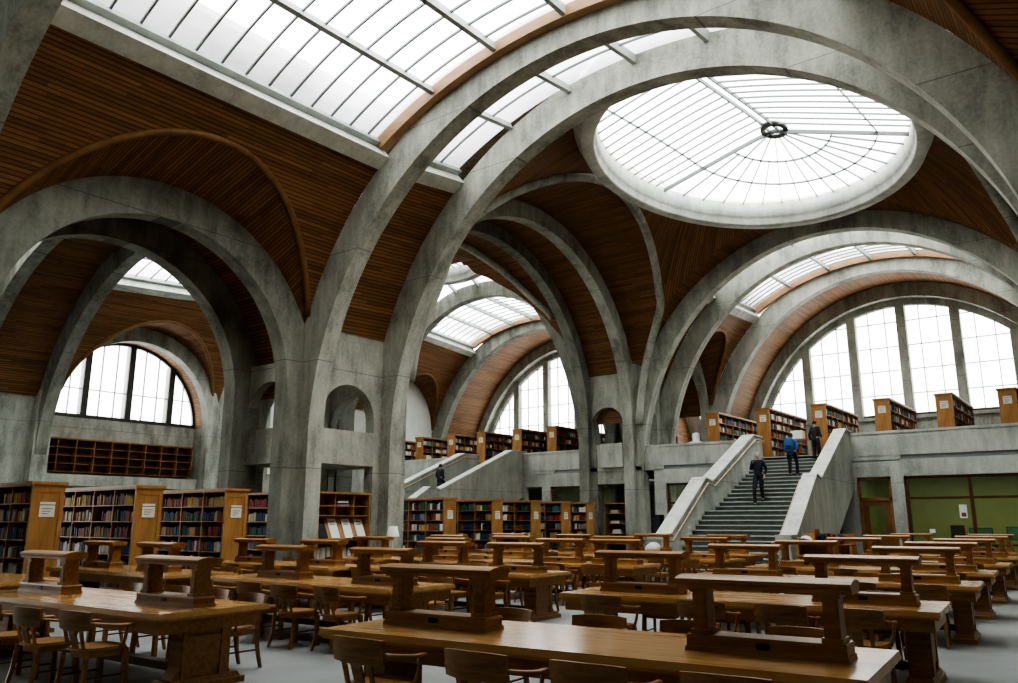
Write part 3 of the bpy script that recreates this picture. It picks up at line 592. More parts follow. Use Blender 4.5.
# papers on the glass
for i, (x, z, w, h, l) in enumerate([(-5.32, 1.98, .26, .5, 'tall white notice with a red patch on the office window by the mullion'), (-3.1, 1.78, .3, .36, 'white notice on the office window at the picture edge'), (-7.0+.55, 1.25, .2, .15, 'small white card low on the office window')]):
    t = thing('notice', l, 'notice', (x, FY+.135, z)); p = MB(); p.box(-w/2, w/2, -.004, 0, -h/2, h/2); p.build('sheet', M['paper'], t)
    if i == 0: p = MB(); p.box(-.07, .09, -.008, -.004, -.2, -.05); p.build('red_patch', BM_['bright red'], t)
    if i == 1:
        p = MB()
        for k in range(4): p.box(-.1, .1, -.008, -.004, -.1+.06*k, -.085+.06*k)
        p.build('printed_lines', M['ink'], t)
# office desks and machines
def desk(x, y, w, label):
    t = thing('office_desk', label, 'desk', (x, y, 0)); b = MB(); b.box(-w/2, w/2, -.35, .35, .7, .75); b.build('desktop', M['oak_dark'], t)
    for s in (-1, 1): b = MB(); b.box(s*(w/2-.06)-.03, s*(w/2-.06)+.03, -.32, .32, 0, .7); b.build('leg', M['dark'], t)
desk(-5.4, 36.6, 1.9, 'dark office desk behind the glass carrying a black machine'); desk(-3.2, 36.6, 1.9, 'dark office desk behind the glass carrying the green screens')
def monitor(x, y, w, h, label, scr):
    t = thing('monitor', label, 'monitor', (x, y, .75)); b = MB(); b.box(-.14, .14, -.1, .1, 0, .02); b.box(-.03, .03, .0, .04, .02, .2); b.build('stand', M['black'], t)
    b = MB(); b.box(-w/2, w/2, -.03, .03, .16, .16+h); b.build('housing', M['black'], t); b = MB(); b.box(-w/2+.03, w/2-.03, -.036, -.03, .19, .13+h); b.build('screen', M[scr], t)
monitor(-5.75, 36.55, .5, .55, 'black computer monitor beside the tall notice', 'black'); monitor(-4.95, 36.5, .8, .45, 'green-lit monitor, the one by the mullion', 'screen'); monitor(-3.75, 36.5, .7, .5, 'green-lit monitor farther from the mullion', 'screen')
monitor(-2.9, 36.5, .6, .6, 'large black monitor at the end of the desk', 'black')
# --- stairs
def stair(x0, x1a, x1b, label, where, y0=24.2, kl=0):
    """x0 = left inner edge; right inner edge from x1a at the foot to x1b at the top"""
    root = thing('staircase_floor', label, 'stairs', (0, 0, 0)); root['kind'] = 'structure'
    xr = lambda y: x1a+(x1b-x1a)*(y-24)/(FY-24)
    xl = lambda y: x0+kl*(y-24)
    s = MB(); nz = MB(); z = 0; y = y0; steps = []
    for k in range(12): steps.append((y, z, z+.165)); z += .165; y += .33 if k < 11 else 1.15
    n2 = 14; rz = (MEZ-z)/n2; dy = (FY+.06-y)/(n2-1)
    for k in range(n2): steps.append((y, z, z+rz)); z += rz; y += dy
    for i, (ya, za, zb) in enumerate(steps):
        yb = steps[i+1][0] if i+1 < len(steps) else FY+.3
        for (p, q, r_, t_) in (((xl(ya), ya, za), (xr(ya), ya, za), (xr(ya), ya, zb), (xl(ya), ya, zb)), ((xl(ya), ya, zb), (xr(ya), ya, zb), (xr(yb), yb, zb), (xl(yb), yb, zb))): s.face([p, q, r_, t_])
        nz.box(xl(ya), xr(ya), ya-.03, ya+.1, zb-.03, zb+.01)
    s.build('step_run', M['tread'], root); nz.build('nosing', M['nosing'], root)
    prof = [(23.85, 0), (23.85, 1.16), (24.5, 1.16), (28.05, 3.12), (28.75, 3.02), (34.35, 5.22), (FY+.3, 5.22)]
    left = prof+[(FY+.3, 3.0), (28.6, 0)]
    def wall(xa, xb, k, nm, poly):
        w = MB(); w.prism(poly, xa, xb, 0); w.v = [(x+k*(y_-24), y_, z_) for x, y_, z_ in w.v]; w.build(nm, M['concrete_mid'], root)
        c = MB(); pts = poly[1:7]
        for a, b in zip(pts, pts[1:]): c.prism([a, b, (b[0], b[1]+.07), (a[0], a[1]+.07)], xa-.05, xb+.05, 0)
        c.prism([(23.8, 1.05), (24.0, 1.05), (24.0, 1.23), (23.8, 1.23)], xa-.05, xb+.05, 0)
        c.v = [(x+k*(y_-24), y_, z_) for x, y_, z_ in c.v]; c.build('coping', M['concrete_light'], root)
    kr = (x1b-x1a)/(FY-24)
    wall(x0-.46, x0, kl, 'balustrade', left); wall(x1a+.06, x1a+.44, kr, 'balustrade', left)
    for xa, k, s_ in ((x0+.1, kl, 1), (x1a-.1, kr, -1)):
        h = MB(); h.tube([(xa+k*(yy-24), yy, zz-.16) for yy, zz in prof[1:]], .035, 6); h.build('handrail', M['brass'], root)
    fl = MB(); y = 28.0
    fl.face([(xl(24.2), 24.2, -.0), (xr(24.2), 24.2, 0), (xr(FY), FY, 3.3), (xl(FY), FY, 3.3)]); fl.build('soffit', M['concrete'], root)
stair(-12.1, -8.5, -9.6, 'broad dark-tread main stairs between concrete balustrades up to the gallery', 'main', kl=-.075)
stair(-29.3, -26.4, -26.4, 'side hall stairs between concrete balustrades behind the bookcases', 'side')
# ------------------------------------------------------------------ reading tables, stands, chairs
TL, TW_, TH = 4.2, 1.3, .76
def make_table(loc, rz, label):
    t = thing('reading_table', label, 'table', loc, rz, 'long oak reading tables')
    b = MB(); b.box(-TL/2, TL/2, -TW_/2, TW_/2, TH-.05, TH, tx=.012, ty=.012); b.box(-TL/2+.02, TL/2-.02, -TW_/2+.02, TW_/2-.02, TH-.075, TH-.05); b.build('tabletop', M['oak_top'], t)
    b = MB()
    b.plate(rect(-TL/2+.07, TL/2-.07, -TW_/2+.07, TW_/2-.07), [rect(-TL/2+.1, TL/2-.1, -TW_/2+.1, TW_/2-.1)], TH-.2, TH-.075, 2); b.build('apron', M['oak'], t)
    for s in (-1, 1):
        b = MB(); xc = s*(TL/2-.27)
        prof = [(-.34, .1), (-.30, .16), (-.255, .22), (-.25, .45), (-.29, .52), (-.36, .56), (-.42, TH-.2), (.42, TH-.2), (.36, .56), (.29, .52), (.25, .45), (.255, .22), (.30, .16), (.34, .1)]
        b.prism(prof, xc-.09, xc+.09, 0); b.prism([(-.18, .2), (.18, .2), (.18, .5), (-.18, .5)], xc+s*.09, xc+s*.105, 0)
        for q in (-.215, .215): b.box(xc-.115, xc+.115, q-.035, q+.035, .1, TH-.2)
        p = b.build('pedestal', M['oak'], t)
        f = MB(); f.box(xc-.15, xc+.15, -.47, .47, 0, .06); f.box(xc-.13, xc+.13, -.43, .43, .06, .11, tx=.02, ty=.03); f.build('foot', M['oak'], p)
    b = MB(); b.box(-TL/2+.4, TL/2-.4, -.06, .06, .12, .2); b.build('stretcher', M['oak_dark'], t)
    return t
def make_stand(loc, rz, label):
    t = thing('reading_stand', label, 'reading stand', loc, rz, 'low oak stands on the reading tables')
    L, D = .53, .135
    b = MB(); b.box(-L, L, -D, D, 0, .03, tx=.004, ty=.004); b.box(-L+.012, L-.012, -D+.012, D-.012, .03, .082); b.box(-L+.004, L-.004, -D+.004, D-.004, .082, .098, tx=.01, ty=.01); b.build('base', M['oak'], t)
    for s in (-1, 1):
        b = MB(); b.box(s*.43-.052, s*.43+.052, -.085, .085, .098, .375, tx=.004, ty=.008); b.box(s*.43-.066, s*.43+.066, -.1, .1, .098, .125); b.box(s*.43-.064, s*.43+.064, -.098, .098, .35, .375)
        b.box(s*.43-.03, s*.43+.03, -.089, .089, .145, .33); b.build('post', M['oak'], t)
    b = MB(); prof = [(-.13, .375), (.13, .375), (.13, .40), (.15, .412), (.15, .432), (.10, .444), (.03, .452), (-.03, .452), (-.10, .444), (-.15, .432), (-.15, .412), (-.13, .40)]
    b.prism(prof, -.575, .575, 0); b.build('top_bar', M['oak'], t)
    b = MB(); b.prism([(-.152, .4325), (-.10, .4465), (-.03, .4545), (.03, .4545), (.10, .4465), (.152, .4325), (.03, .445), (-.03, .445)], -.577, .577, 0); b.build('top_board', M['oak_seat'], t)
    b = MB(); b.box(-.045, .045, -D+.004, -D+.014, .038, .072); b.build('nameplate', M['dark'], t)
    t.scale = (1, 1, 1.09)
    return t
def make_chair(loc, rz, label):
    t = thing('wooden_armchair', label, 'chair', loc, rz, 'oak armchairs around the reading tables')
    b = MB(); P = [(.23*abs(cos(a))**.55*(1 if cos(a) > 0 else -1)*(1.04 if sin(a) > 0 else .96), .225*abs(sin(a))**.55*(1 if sin(a) > 0 else -1)) for a in [2*pi*i/20 for i in range(20)]]
    b.prism(P, .425, .445, 2); b.prism([(x*.97, y*.97) for x, y in P], .445, .46, 2); b.prism([(x*.86, y*.86) for x, y in P], .37, .425, 2); b.build('seat', M['oak_seat'], t, bevel=.006)
    arc = lambda x, z: -.245+.05*(abs(x)/.27)**2-.16*(z-.46)
    b = MB(); n = 10; zt = lambda x: .80-.012*(abs(x)/.27)**3; zb = lambda x: .615+.012*(abs(x)/.27)**2
    for i in range(n):
        xa, xb = -.255+.51*i/n, -.255+.51*(i+1)/n; h = .014
        V = [(x, arc(x, z)+d, z) for d in (-h, h) for x, z in ((xa, zb(xa)), (xb, zb(xb)), (xb, zt(xb)), (xa, zt(xa)))]
        F = [(0, 1, 2, 3), (7, 6, 5, 4), (0, 4, 5, 1), (3, 2, 6, 7)]
        if i == 0: F.append((0, 3, 7, 4))
        if i == n-1: F.append((1, 5, 6, 2))
        b.quads(V, F)
    b.build('backrest', M['oak'], t, weld=True)
    for x, w in ((0, .055), (-.13, .022), (.13, .022)):
        b = MB(); y0, y1 = -.205, arc(x, .66)
        b.quads([(x-w*.8, y0-.009, .45), (x+w*.8, y0-.009, .45), (x+w*.8, y0+.009, .45), (x-w*.8, y0+.009, .45), (x-w, y1-.009, .66), (x+w, y1-.009, .66), (x+w, y1+.009, .66), (x-w, y1+.009, .66)], [(3, 2, 1, 0), (4, 5, 6, 7), (0, 1, 5, 4), (1, 2, 6, 5), (2, 3, 7, 6), (3, 0, 4, 7)]); b.build('splat', M['oak'], t)
    for s in (-1, 1):
        b = MB(); b.tube(smooth([(s*.25, arc(.25, .68)-.0, .695), (s*.278, -.10, .672), (s*.285, .05, .655), (s*.28, .15, .652), (s*.265, .185, .645)], 3), [.022, .022, .022, .022, .022, .023, .024, .025, .026, .026, .026, .024, .018], 8, flat=.62); b.build('arm', M['oak_seat'], t)
        b = MB(); b.tube(smooth([(s*.235, .10, .43), (s*.262, .12, .53), (s*.278, .12, .645)], 2), .017, 6); b.build('arm_support', M['oak'], t)
        b = MB(); b.box(s*.195-.024, s*.195+.024, .15, .198, 0, .43); b.v = [(x+(s*.02 if z == 0 else 0), y+(.012 if z == 0 else 0), z) for x, y, z in b.v]; b.build('leg', M['oak'], t)
        b = MB(); b.tube(smooth([(s*.205, -.275, 0), (s*.198, -.225, .2), (s*.19, -.205, .43)], 2), [.021, .024, .026, .028, .028], 4); b.build('leg', M['oak'], t)
        b = MB(); b.tube([(s*.2, -.21, .2), (s*.2, .17, .2)], .011, 4); b.build('side_rail', M['oak_dark'], t)
    return t
COLN = ['office-aisle column', 'middle column', 'bookcase-side column']
# column, aisle-end x, y, turn in degrees, stand offsets from the aisle end, chairs on (near, far) sides
TABLES = [(0, -1.36, 5.63, 5, (.72, 3.42), 1, 1), (0, -1.70, 9.65, 5, (.78, 3.35), 1, 1), (0, -1.88, 13.4, 5, (.8, 3.3), 1, 1), (0, -2.10, 16.7, 4, (.82, 3.15), 1, 1), (0, -2.24, 20.0, 3, (.8, 3.0), 1, 1), (0, -2.45, 23.9, 2, (.8, 3.0), 1, 1), (0, -2.6, 27.6, 1, (.9, 3.0), 1, 1),
          (1, -7.48, 5.0, 2, (.75, 3.4), 1, 1), (1, -7.74, 8.28, 0, (.75, 2.95), 1, 1), (1, -8.04, 11.75, 2, (.7, 2.35), 1, 1), (1, -8.0, 15.1, 3, (.68, 2.0), 1, 1), (1, -7.5, 18.4, 1, (.7, 3.1), 1, 1), (1, -8.3, 21.9, 0, (.8, 3.1), 1, 0),
          (2, -13.0, 5.55, 0, (), 0, 0), (2, -12.6, 8.05, 0, (1.3, 3.3), 0, 1), (2, -12.2, 11.1, 0, (.95, 3.2), 1, 1), (2, -11.8, 14.2, 0, (.75, 3.2), 1, 1), (2, -12.4, 17.0, 0, (.4, 2.6), 1, 1), (2, -12.35, 20.2, 0, (.65, 3.0), 1, 1)]
proto = {}
cnt = [0, 0, 0]
def place(key, maker, loc, rz, label):
    if key not in proto: proto[key] = maker(loc, rz, label); return proto[key]
    return dup(proto[key], loc, rz, label)
for ci, ex, ey, rot, offs, nr, fr in TABLES:
    row = ORD[cnt[ci]]; cnt[ci] += 1; a = radians(rot); cx, cy = ex-cos(a)*TL/2, ey-sin(a)*TL/2
    place('table', make_table, (cx, cy, 0), a, 'long oak reading table, %s from the front in the %s' % (row, COLN[ci]))
    L2 = lambda u, v: (cx+u*cos(a)-v*sin(a), cy+u*sin(a)+v*cos(a))
    for k, o in enumerate(offs):
        x, y = L2(TL/2-o, 0)
        if seen(x, y, 1.0): place('stand', make_stand, (x, y, TH), a, 'oak reading stand, %s end of the %s table in the %s' % (('aisle', 'inner')[k], row, COLN[ci]))
    for side, on in ((-1, nr), (1, fr)):
        if not on: continue
        for k in range(4):
            u = ((1.44, .66, -.14, -1.26) if side < 0 else (1.3, .46, -.4, -1.36))[k]+rnd.uniform(-.05, .05); v = side*(.86+rnd.uniform(-.06, .1))
            x, y = L2(u, v)
            if not seen(x, y, .7, 25): continue
            if any(hypot(x-q[0], y-q[1]) < .62 for q in CH) if (CH := globals().setdefault('CHAIRS', [])) else False: continue
            CHAIRS.append((x, y))
            place('chair', make_chair, (x, y, 0), a+(0 if side < 0 else pi)+rnd.uniform(-.08, .08), 'oak armchair, %s from the aisle, %s side of the %s table, %s' % (ORD[k], 'window-away' if side < 0 else 'stair', row, COLN[ci]))
# ------------------------------------------------------------------ bookcases
def make_case(loc, rz, label, nb, bay=.9, h=2.41, w=.64, nsh=6, group=None, plinth=.14):
    """double-sided case; end panel at x=0 facing +x, body towards -x"""
    t = thing('bookcase', label, 'bookcase', loc, rz, group); L = nb*bay+.04; top = h-.09
    for x in (-.05, -L-.0):
        e = MB(); e.box(x, x+.05, -w/2, w/2, 0, top)
        if x > -.1:
            e.plate(rect(-w/2, w/2, plinth, top), [rect(-w/2+.09, w/2-.09, plinth+.12, top-.12)], .05-.05, .012, 0); e.box(-.02, .02, -w/2-.015, w/2+.015, 0, plinth)
        e.build('end_panel', M['case'], t)
    c = MB(); c.box(-L-.03, .05, -w/2-.04, w/2+.04, top+.03, h); c.box(-L-.015, .03, -w/2-.02, w/2+.02, top, top+.03); c.build('cornice', M['case'], t)
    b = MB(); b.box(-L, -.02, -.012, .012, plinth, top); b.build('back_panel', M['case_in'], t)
    b = MB(); b.box(-L, -.02, -w/2+.02, w/2-.02, 0, plinth); b.build('plinth', M['case'], t)
    for k in range(1, nb):
        u = MB(); u.box(-.02-k*bay-.015, -.02-k*bay+.015, -w/2+.01, w/2-.01, plinth, top); u.build('upright', M['case'], t)
    sp = (top-plinth)/nsh
    for k in range(nsh):
        s = MB(); z = plinth+k*sp; s.box(-L, -.02, -w/2+.01, w/2-.01, z, z+.022); s.build('shelf', M['case'], t)
    l = MB(); l.box(.012, .02, -.15, .15, 1.70, 2.0); lb = l.build('label_holder', M['label'], t)
    q = MB()
    for k in range(3): q.box(.02, .022, -.1, .1-.04*k, 1.86-.05*k, 1.872-.05*k)
    q.box(.02, .022, -.15, .15, 1.935, 1.95); q.build('printed_card', M['ink'], lb)
    return t, [plinth+k*sp+.022 for k in range(nsh)], sp, (-.02, -L, w)
def dup_case(src, loc, rz, label): return dup(src, loc, rz, label)
XF = lambda loc, rz: Matrix.Translation(Vector(loc)) @ Matrix.Rotation(rz, 4, 'Z')
stuff = MB(); NB = [0]
bmesh_cache = {}
def book_mesh(col):
    if col not in bmesh_cache:
        m = MB(); m.prism([(-.5, 0.08), (-.3, 0), (.3, 0), (.5, .08), (.5, 1), (-.5, 1)], 0, 1, 2)
        me = m.mesh('book', BM_[col]); bm = bmesh.new(); bm.from_mesh(me); bmesh.ops.recalc_face_normals(bm, faces=bm.faces); bm.to_mesh(me); bm.free(); bmesh_cache[col] = me
    return bmesh_cache[col]
def fill(T, shelves, sp, x0, x1, side, w, where, single, bays, bay, pal, gap=.12, lev=None):
    """rows of books on one face; single = make each book its own object"""
    nsh = len(shelves)
    for k in range(nsh-1, -1, -1):
        if lev is not None and k not in lev: continue
        n = 0; seq = pal(k)
        for bi in range(bays):
            xa = x0-bi*bay-.025; end = x0-(bi+1)*bay+.03
            if rnd.random() < gap: end += rnd.uniform(.1, .5)*bay
            x = xa; run = rnd.choice(seq); left = rnd.randint(2, 6)
            while True:
                t = rnd.uniform(.045, .085) if single else rnd.uniform(.04, .09)
                if x-t < end: break
                if left == 0: run = rnd.choice(seq); left = rnd.randint(1, 5)
                left -= 1
                h = min(sp-.06, rnd.uniform(.19, .26)); d = rnd.uniform(.17, .22); lo = rnd.uniform(.02, .05)
                n += 1; y0 = side*(w/2-lo)
                if single and NB[0] < 300:
                    NB[0] += 1
                    o = bpy.data.objects.new('book', book_mesh(run)); C.objects.link(o)
                    o.matrix_world = T @ Matrix.Translation((x-t/2, y0, shelves[k])) @ Matrix.Diagonal((t*.96, d*(-side), h, 1)) if side < 0 else T @ Matrix.Translation((x-t/2, y0, shelves[k])) @ Matrix.Rotation(pi, 4, 'Z') @ Matrix.Diagonal((t*.96, d, h, 1))
                    tag(o, '%s book %d along from the end panel, %s shelf, %s' % (run, n, ('top', 'second', 'third')[nsh-1-k], where), 'book', 'upright books in the tall cases by the pier')
                else:
                    c = dict(BOOKCOL)[run]; f = rnd.uniform(.7, 1.25); c = tuple(min(.8, q*f) for q in c)
                    ya, yb = sorted((y0, y0-side*d)); stuff.box(x-t*.97, x, ya, yb, shelves[k], shelves[k]+h, T=T, col=c)
                x -= t
MIX = ['dark red', 'navy blue', 'dark green', 'black', 'brown', 'tan', 'cream', 'teal', 'grey', 'white', 'brown', 'black', 'dark green', 'navy blue']
def pal_left(k):
    return {5: ['dark red', 'brown', 'yellow', 'tan', 'bright red', 'brown'], 4: ['brown', 'tan', 'dark red', 'cream', 'dark green', 'navy blue'], 3: ['dark green', 'black', 'brown', 'navy blue', 'tan', 'dark red'], 2: ['navy blue', 'black', 'brown', 'white', 'dark red'], 1: ['black', 'dark red', 'dark green', 'white', 'brown']}.get(k, ['black', 'brown', 'dark red', 'navy blue'])
WH = ['tall edge case', 'tall middle case', 'tall pier case']
cases = []
for i, (y, lab) in enumerate(((7.74, 'tall oak bookcase with label card, the one at the picture edge'), (9.92, 'tall oak bookcase with label card, middle of the row of three by the pier'), (12.2, 'tall oak bookcase with label card, the one closest to the stone pier'))):
    loc = (-17.8, y, 0)
    if i == 0: src, sh, sp, (cx0, cx1, cw) = make_case(loc, 0, lab, 4, .95, 2.41, .64, 6, 'tall bookcases beside the pier')
    else: dup_case(src, loc, 0, lab)
    cases.append(loc)
for i, lv, nbay in ((1, (5, 4, 3), 3), (2, (5, 4, 3), 3), (0, (5, 4, 3), 2)):
    fill(XF(cases[i], 0), sh, sp, cx0, cx1, -1, cw, WH[i], True, nbay, .95, pal_left, lev=lv)
for i, lv in ((1, (5, 4, 3)), (2, (5, 4, 3))):
    fill(XF(cases[i], 0), sh, sp, cx0-3*.95, cx1, -1, cw, WH[i], False, 1, .95, pal_left, lev=lv, gap=0)
for i, lv, nbay in ((1, (2, 1, 0), 4), (2, (2, 1, 0), 4), (0, (2, 1, 0), 4)):
    fill(XF(cases[i], 0), sh, sp, cx0, cx1, -1, cw, WH[i], False, nbay, .95, pal_left, lev=lv)
mid = []
NM = ['beside the lamp column', 'second from the lamp column', 'in the middle of the row of five', 'second from the gallery pier', 'next to the gallery pier']
for i, y in enumerate((22.7, 25.5, 28.1, 30.35, 32.4)):
    loc = (-20.0, y, 0); lab = 'oak bookcase with label card below the gallery, '+NM[i]
    if i == 0: srcm, shm, spm, (mx0, mx1, mw) = make_case(loc, 0, lab, 4, .88, 2.46, .66, 6, 'row of five bookcases below the gallery')
    else: dup_case(srcm, loc, 0, lab)
    fill(XF(loc, 0), shm, spm, mx0, mx1, -1, mw, '', False, 4, .88, lambda k: MIX if k != 4 else MIX+['bright red', 'bright red'], .25)
UP = [(-15.6, 'by the top of the main stairs, lowest in view'), (-13.15, 'directly at the head of the main stairs'), (-10.65, 'just past the head of the main stairs'), (-8.05, 'second beyond the main stairs'), (-5.7, 'third beyond the main stairs'), (-3.5, 'farthest beyond the main stairs'),
      (-34.7, 'in the side hall, farthest from the gallery pier'), (-32.1, 'in the side hall, second past the side stairs'), (-29.8, 'in the side hall above the side stairs'), (-27.2, 'in the side hall just past the side stairs'), (-24.85, 'in the side hall, closest to the gallery pier'), (-21.7, 'behind the gallery pier niche'), (-37.3, 'in the side hall, showing only its long face')]
for i, (x, w) in enumerate(UP):
    loc = (x, 36.45 if x not in (-21.7,) else 39.5, MEZ); lab = 'oak bookcase up on the gallery '+w; rz = -pi/2
    if i == 0: srcu, shu, spu, (ux0, ux1, uw) = make_case(loc, rz, lab, 6, .87, 2.32, .62, 5, 'bookcases up on the gallery')
    else: dup_case(srcu, loc, rz, lab)
    fill(XF(loc, rz), shu, spu, ux0, ux1, 1, uw, '', False, 6, .87, lambda k: MIX+['cream', 'tan', 'white'], .2)
# --- single-face shelf units
def make_wall_shelf(loc, rz, label, name, nb, bay, h, d, nsh, group=None, z0=0):
    t = thing(name, label, 'shelf unit', loc, rz, group); L = nb*bay
    wm = 'oak' if nb > 3 else 'case'
    for s in (0, 1): b = MB(); b.box(s*(L-.03) if s else 0, (L if s else .03), 0, d, 0, h); b.build('side_panel', M[wm], t)
    b = MB(); b.box(-.03, L+.03, -.03, d, h-.06, h); b.build('cornice', M[wm], t)
    b = MB(); b.box(0, L, d-.02, d, 0, h-.06); b.build('back_panel', M['case_in'], t)
    for k in range(1, nb): b = MB(); b.box(k*bay-.02, k*bay+.02, 0, d-.02, 0, h-.06); b.build('upright', M[wm], t)
    for k in range(nsh): b = MB(); z = .02+k*(h-.08)/nsh; b.box(.03, L-.03, .01, d-.02, z, z+.03); b.build('shelf', M[wm], t)
    return t, [.05+k*(h-.08)/nsh for k in range(nsh)], (h-.08)/nsh
make_wall_shelf((-41.5, YM-4.2, 3.95), pi/2, 'long run of empty oak shelves high on the wall under the small half-round window', 'wall_shelf', 9, .9, 1.66, .4, 4)[0]['support'] = 'wall'
t, shp, spp = make_wall_shelf((-20.8, 14.62, 0), 0, 'narrow oak bookcase standing against the stone pier behind the last tall case', 'narrow_bookcase', 1, 1.1, 2.42, .34, 6)
fill(XF((-20.8, 14.62, 0), 0), shp, spp, 1.07, 0, -1, 0.0, '', False, 1, 1.05, lambda k: {5: ['dark red', 'bright red'], 4: ['teal', 'cream', 'grey', 'navy blue']}.get(k, MIX), 0)
t, shp, spp = make_wall_shelf((-21.2, 35.72, 0), 0, 'low-lit oak shelf unit between the legs of the gallery pier holding loose piles', 'narrow_bookcase', 1, 1.95, 2.5, .45, 5)
for k, x, c, n in ((4, .5, 'cream', 5), (3, .5, 'white', 4), (3, 1.1, 'teal', 3), (2, .6, 'white', 6), (1, .9, 'cream', 4)):
    for j in range(n): o = bpy.data.objects.new('stacked_book', book_mesh(c)); C.objects.link(o); o.matrix_world = Matrix.Translation((-21.2+x+.02*(j % 2), 35.76, shp[k]+.035*j)) @ Matrix.Diagonal((.55-.03*j, .24, .033, 1)); tag(o, '%s book lying flat in a pile, %s up, %s shelf between the pier legs' % (c, ORD[j], ORD[4-k]+(' wide' if x > 1 else '')), 'book', 'flat piles on the pier shelf unit')
# --- display unit beside the pier
t = thing('display_bookcase', 'oak display bookcase with sloping rack of white papers in the pier opening', 'bookcase', (-18.8, 15.62, 0), pi/2)
for s in (0, 1.97): b = MB(); b.box(s, s+.04, 0, .5, 0, 2.42); b.build('side_panel', M['case'], t)
b = MB(); b.box(0, 2.01, .46, .5, 0, 2.4); b.build('back_panel', M['case'], t); b = MB(); b.box(-.03, 2.04, -.03, .5, 2.4, 2.46); b.build('cornice', M['case'], t)
for z in (2.04, 1.76): b = MB(); b.box(.04, 1.97, .05, .46, z, z+.025); b.build('shelf', M['case'], t)
for x in (.68, 1.4): b = MB(); b.box(x-.015, x+.015, .06, .46, 1.785, 2.4); b.build('divider', M['case'], t)
b = MB(); b.prism([(.02, 1.1), (.06, 1.1), (.36, 1.72), (.32, 1.72)], .04, 1.97, 0); b.build('sloping_rack', M['case'], t)
b = MB(); b.box(.0, 2.01, -.14, .1, 1.06, 1.11); b.build('ledge', M['oak'], t); b = MB(); b.box(.04, 1.97, .02, .46, .5, .54); b.build('shelf', M['case'], t); b = MB(); b.box(.04, 1.97, .02, .46, 0, .1); b.build('plinth', M['case'], t)
def leaf_at(name, x, w, h, label, mat='paper', cat='paper', spine=False):
    o = thing(name, label, cat, (-18.8+.0, 15.62+x, 1.13), pi/2, 'papers on the sloping rack')
    b = MB(); b.quads([(-w/2, .02, .0), (w/2, .02, .0), (w/2, .02+h*.435, h*.9), (-w/2, .02+h*.435, h*.9), (-w/2, .012, .004), (w/2, .012, .004), (w/2, .012+h*.435, .004+h*.9), (-w/2, .012+h*.435, .004+h*.9)], [(3, 2, 1, 0), (4, 5, 6, 7), (0, 1, 5, 4), (1, 2, 6, 5), (2, 3, 7, 6), (3, 0, 4, 7)]); b.build('sheet', M[mat], o)
    q = MB()
    for k in range(2): z = h*(.62+.12*k); q.quads([(-w*.3, .008+z*.483, z), (w*.25, .008+z*.483, z), (w*.25, .008+(z+.02)*.483, z+.02), (-w*.3, .008+(z+.02)*.483, z+.02)], [(0, 1, 2, 3)])
    q.build('heading', M['ink'], o)
leaf_at('paper_sheet', .72, .32, .62, 'white paper on the sloping rack beside the dark magazine'); leaf_at('paper_sheet', 1.24, .32, .62, 'white paper in the middle of the sloping rack'); leaf_at('paper_sheet', 1.74, .32, .62, 'white paper on the sloping rack at the lamp end')
leaf_at('magazine', .26, .34, .62, 'dark magazine standing at the pier end of the sloping rack', 'charcoal', 'magazine'); 
for i in range(9):
    c = ['cream', 'white', 'cream', 'tan', 'white', 'cream', 'white', 'tan', 'cream'][i]
    o = bpy.data.objects.new('pamphlet', book_mesh(c)); C.objects.link(o); o.matrix_world = Matrix.Translation((-18.95, 15.8+i*.2, .54)) @ Matrix.Rotation(pi/2, 4, 'Z') @ Matrix.Diagonal((.17, .25, .3+.02*(i % 3), 1)); tag(o, '%s pamphlet upright on the low shelf of the display bookcase, %s from the pier end' % (c, ORD[i]), 'pamphlet', 'pamphlets in the display bookcase')
for i in range(4):
    o = bpy.data.objects.new('flat_book', book_mesh(['grey', 'navy blue', 'white', 'brown'][i])); C.objects.link(o); o.matrix_world = Matrix.Translation((-18.9, 16.65, 2.065+.045*i)) @ Matrix.Rotation(pi/2, 4, 'Z') @ Matrix.Diagonal((.5-.04*i, .3, .042, 1)); tag(o, '%s book lying flat in the top pigeonhole of the display bookcase' % ['grey', 'navy blue', 'white', 'brown'][i], 'book', 'flat books in the display pigeonhole')
# lamp on a small cabinet
t = thing('small_cabinet', 'small dark oak cabinet under the white-shaded lamp at the column foot', 'cabinet', (-17.7, 17.55, 0)); b = MB(); b.box(-.3, .3, -.3, .3, 0, .7); b.build('body', M['oak_dark'], t); b = MB(); b.box(-.34, .34, -.34, .34, .7, .75); b.build('top_board', M['oak'], t); b = MB(); b.box(-.22, .22, -.315, -.3, .12, .6); b.build('door', M['oak'], t)
t = thing('table_lamp', 'small table lamp with a white tapered shade beside the column', 'lamp', (-17.7, 17.55, .75)); b = MB(); b.lathe([(0, 0), (.11, 0), (.11, .02), (.03, .05), (.025, .45), (0, .45)], 16); b.build('base', M['paper'], t); b = MB(); b.lathe([(.2, .42), (.13, .72), (.125, .72), (.195, .42)], 20); b.build('lamp_shade', M['shade'], t)
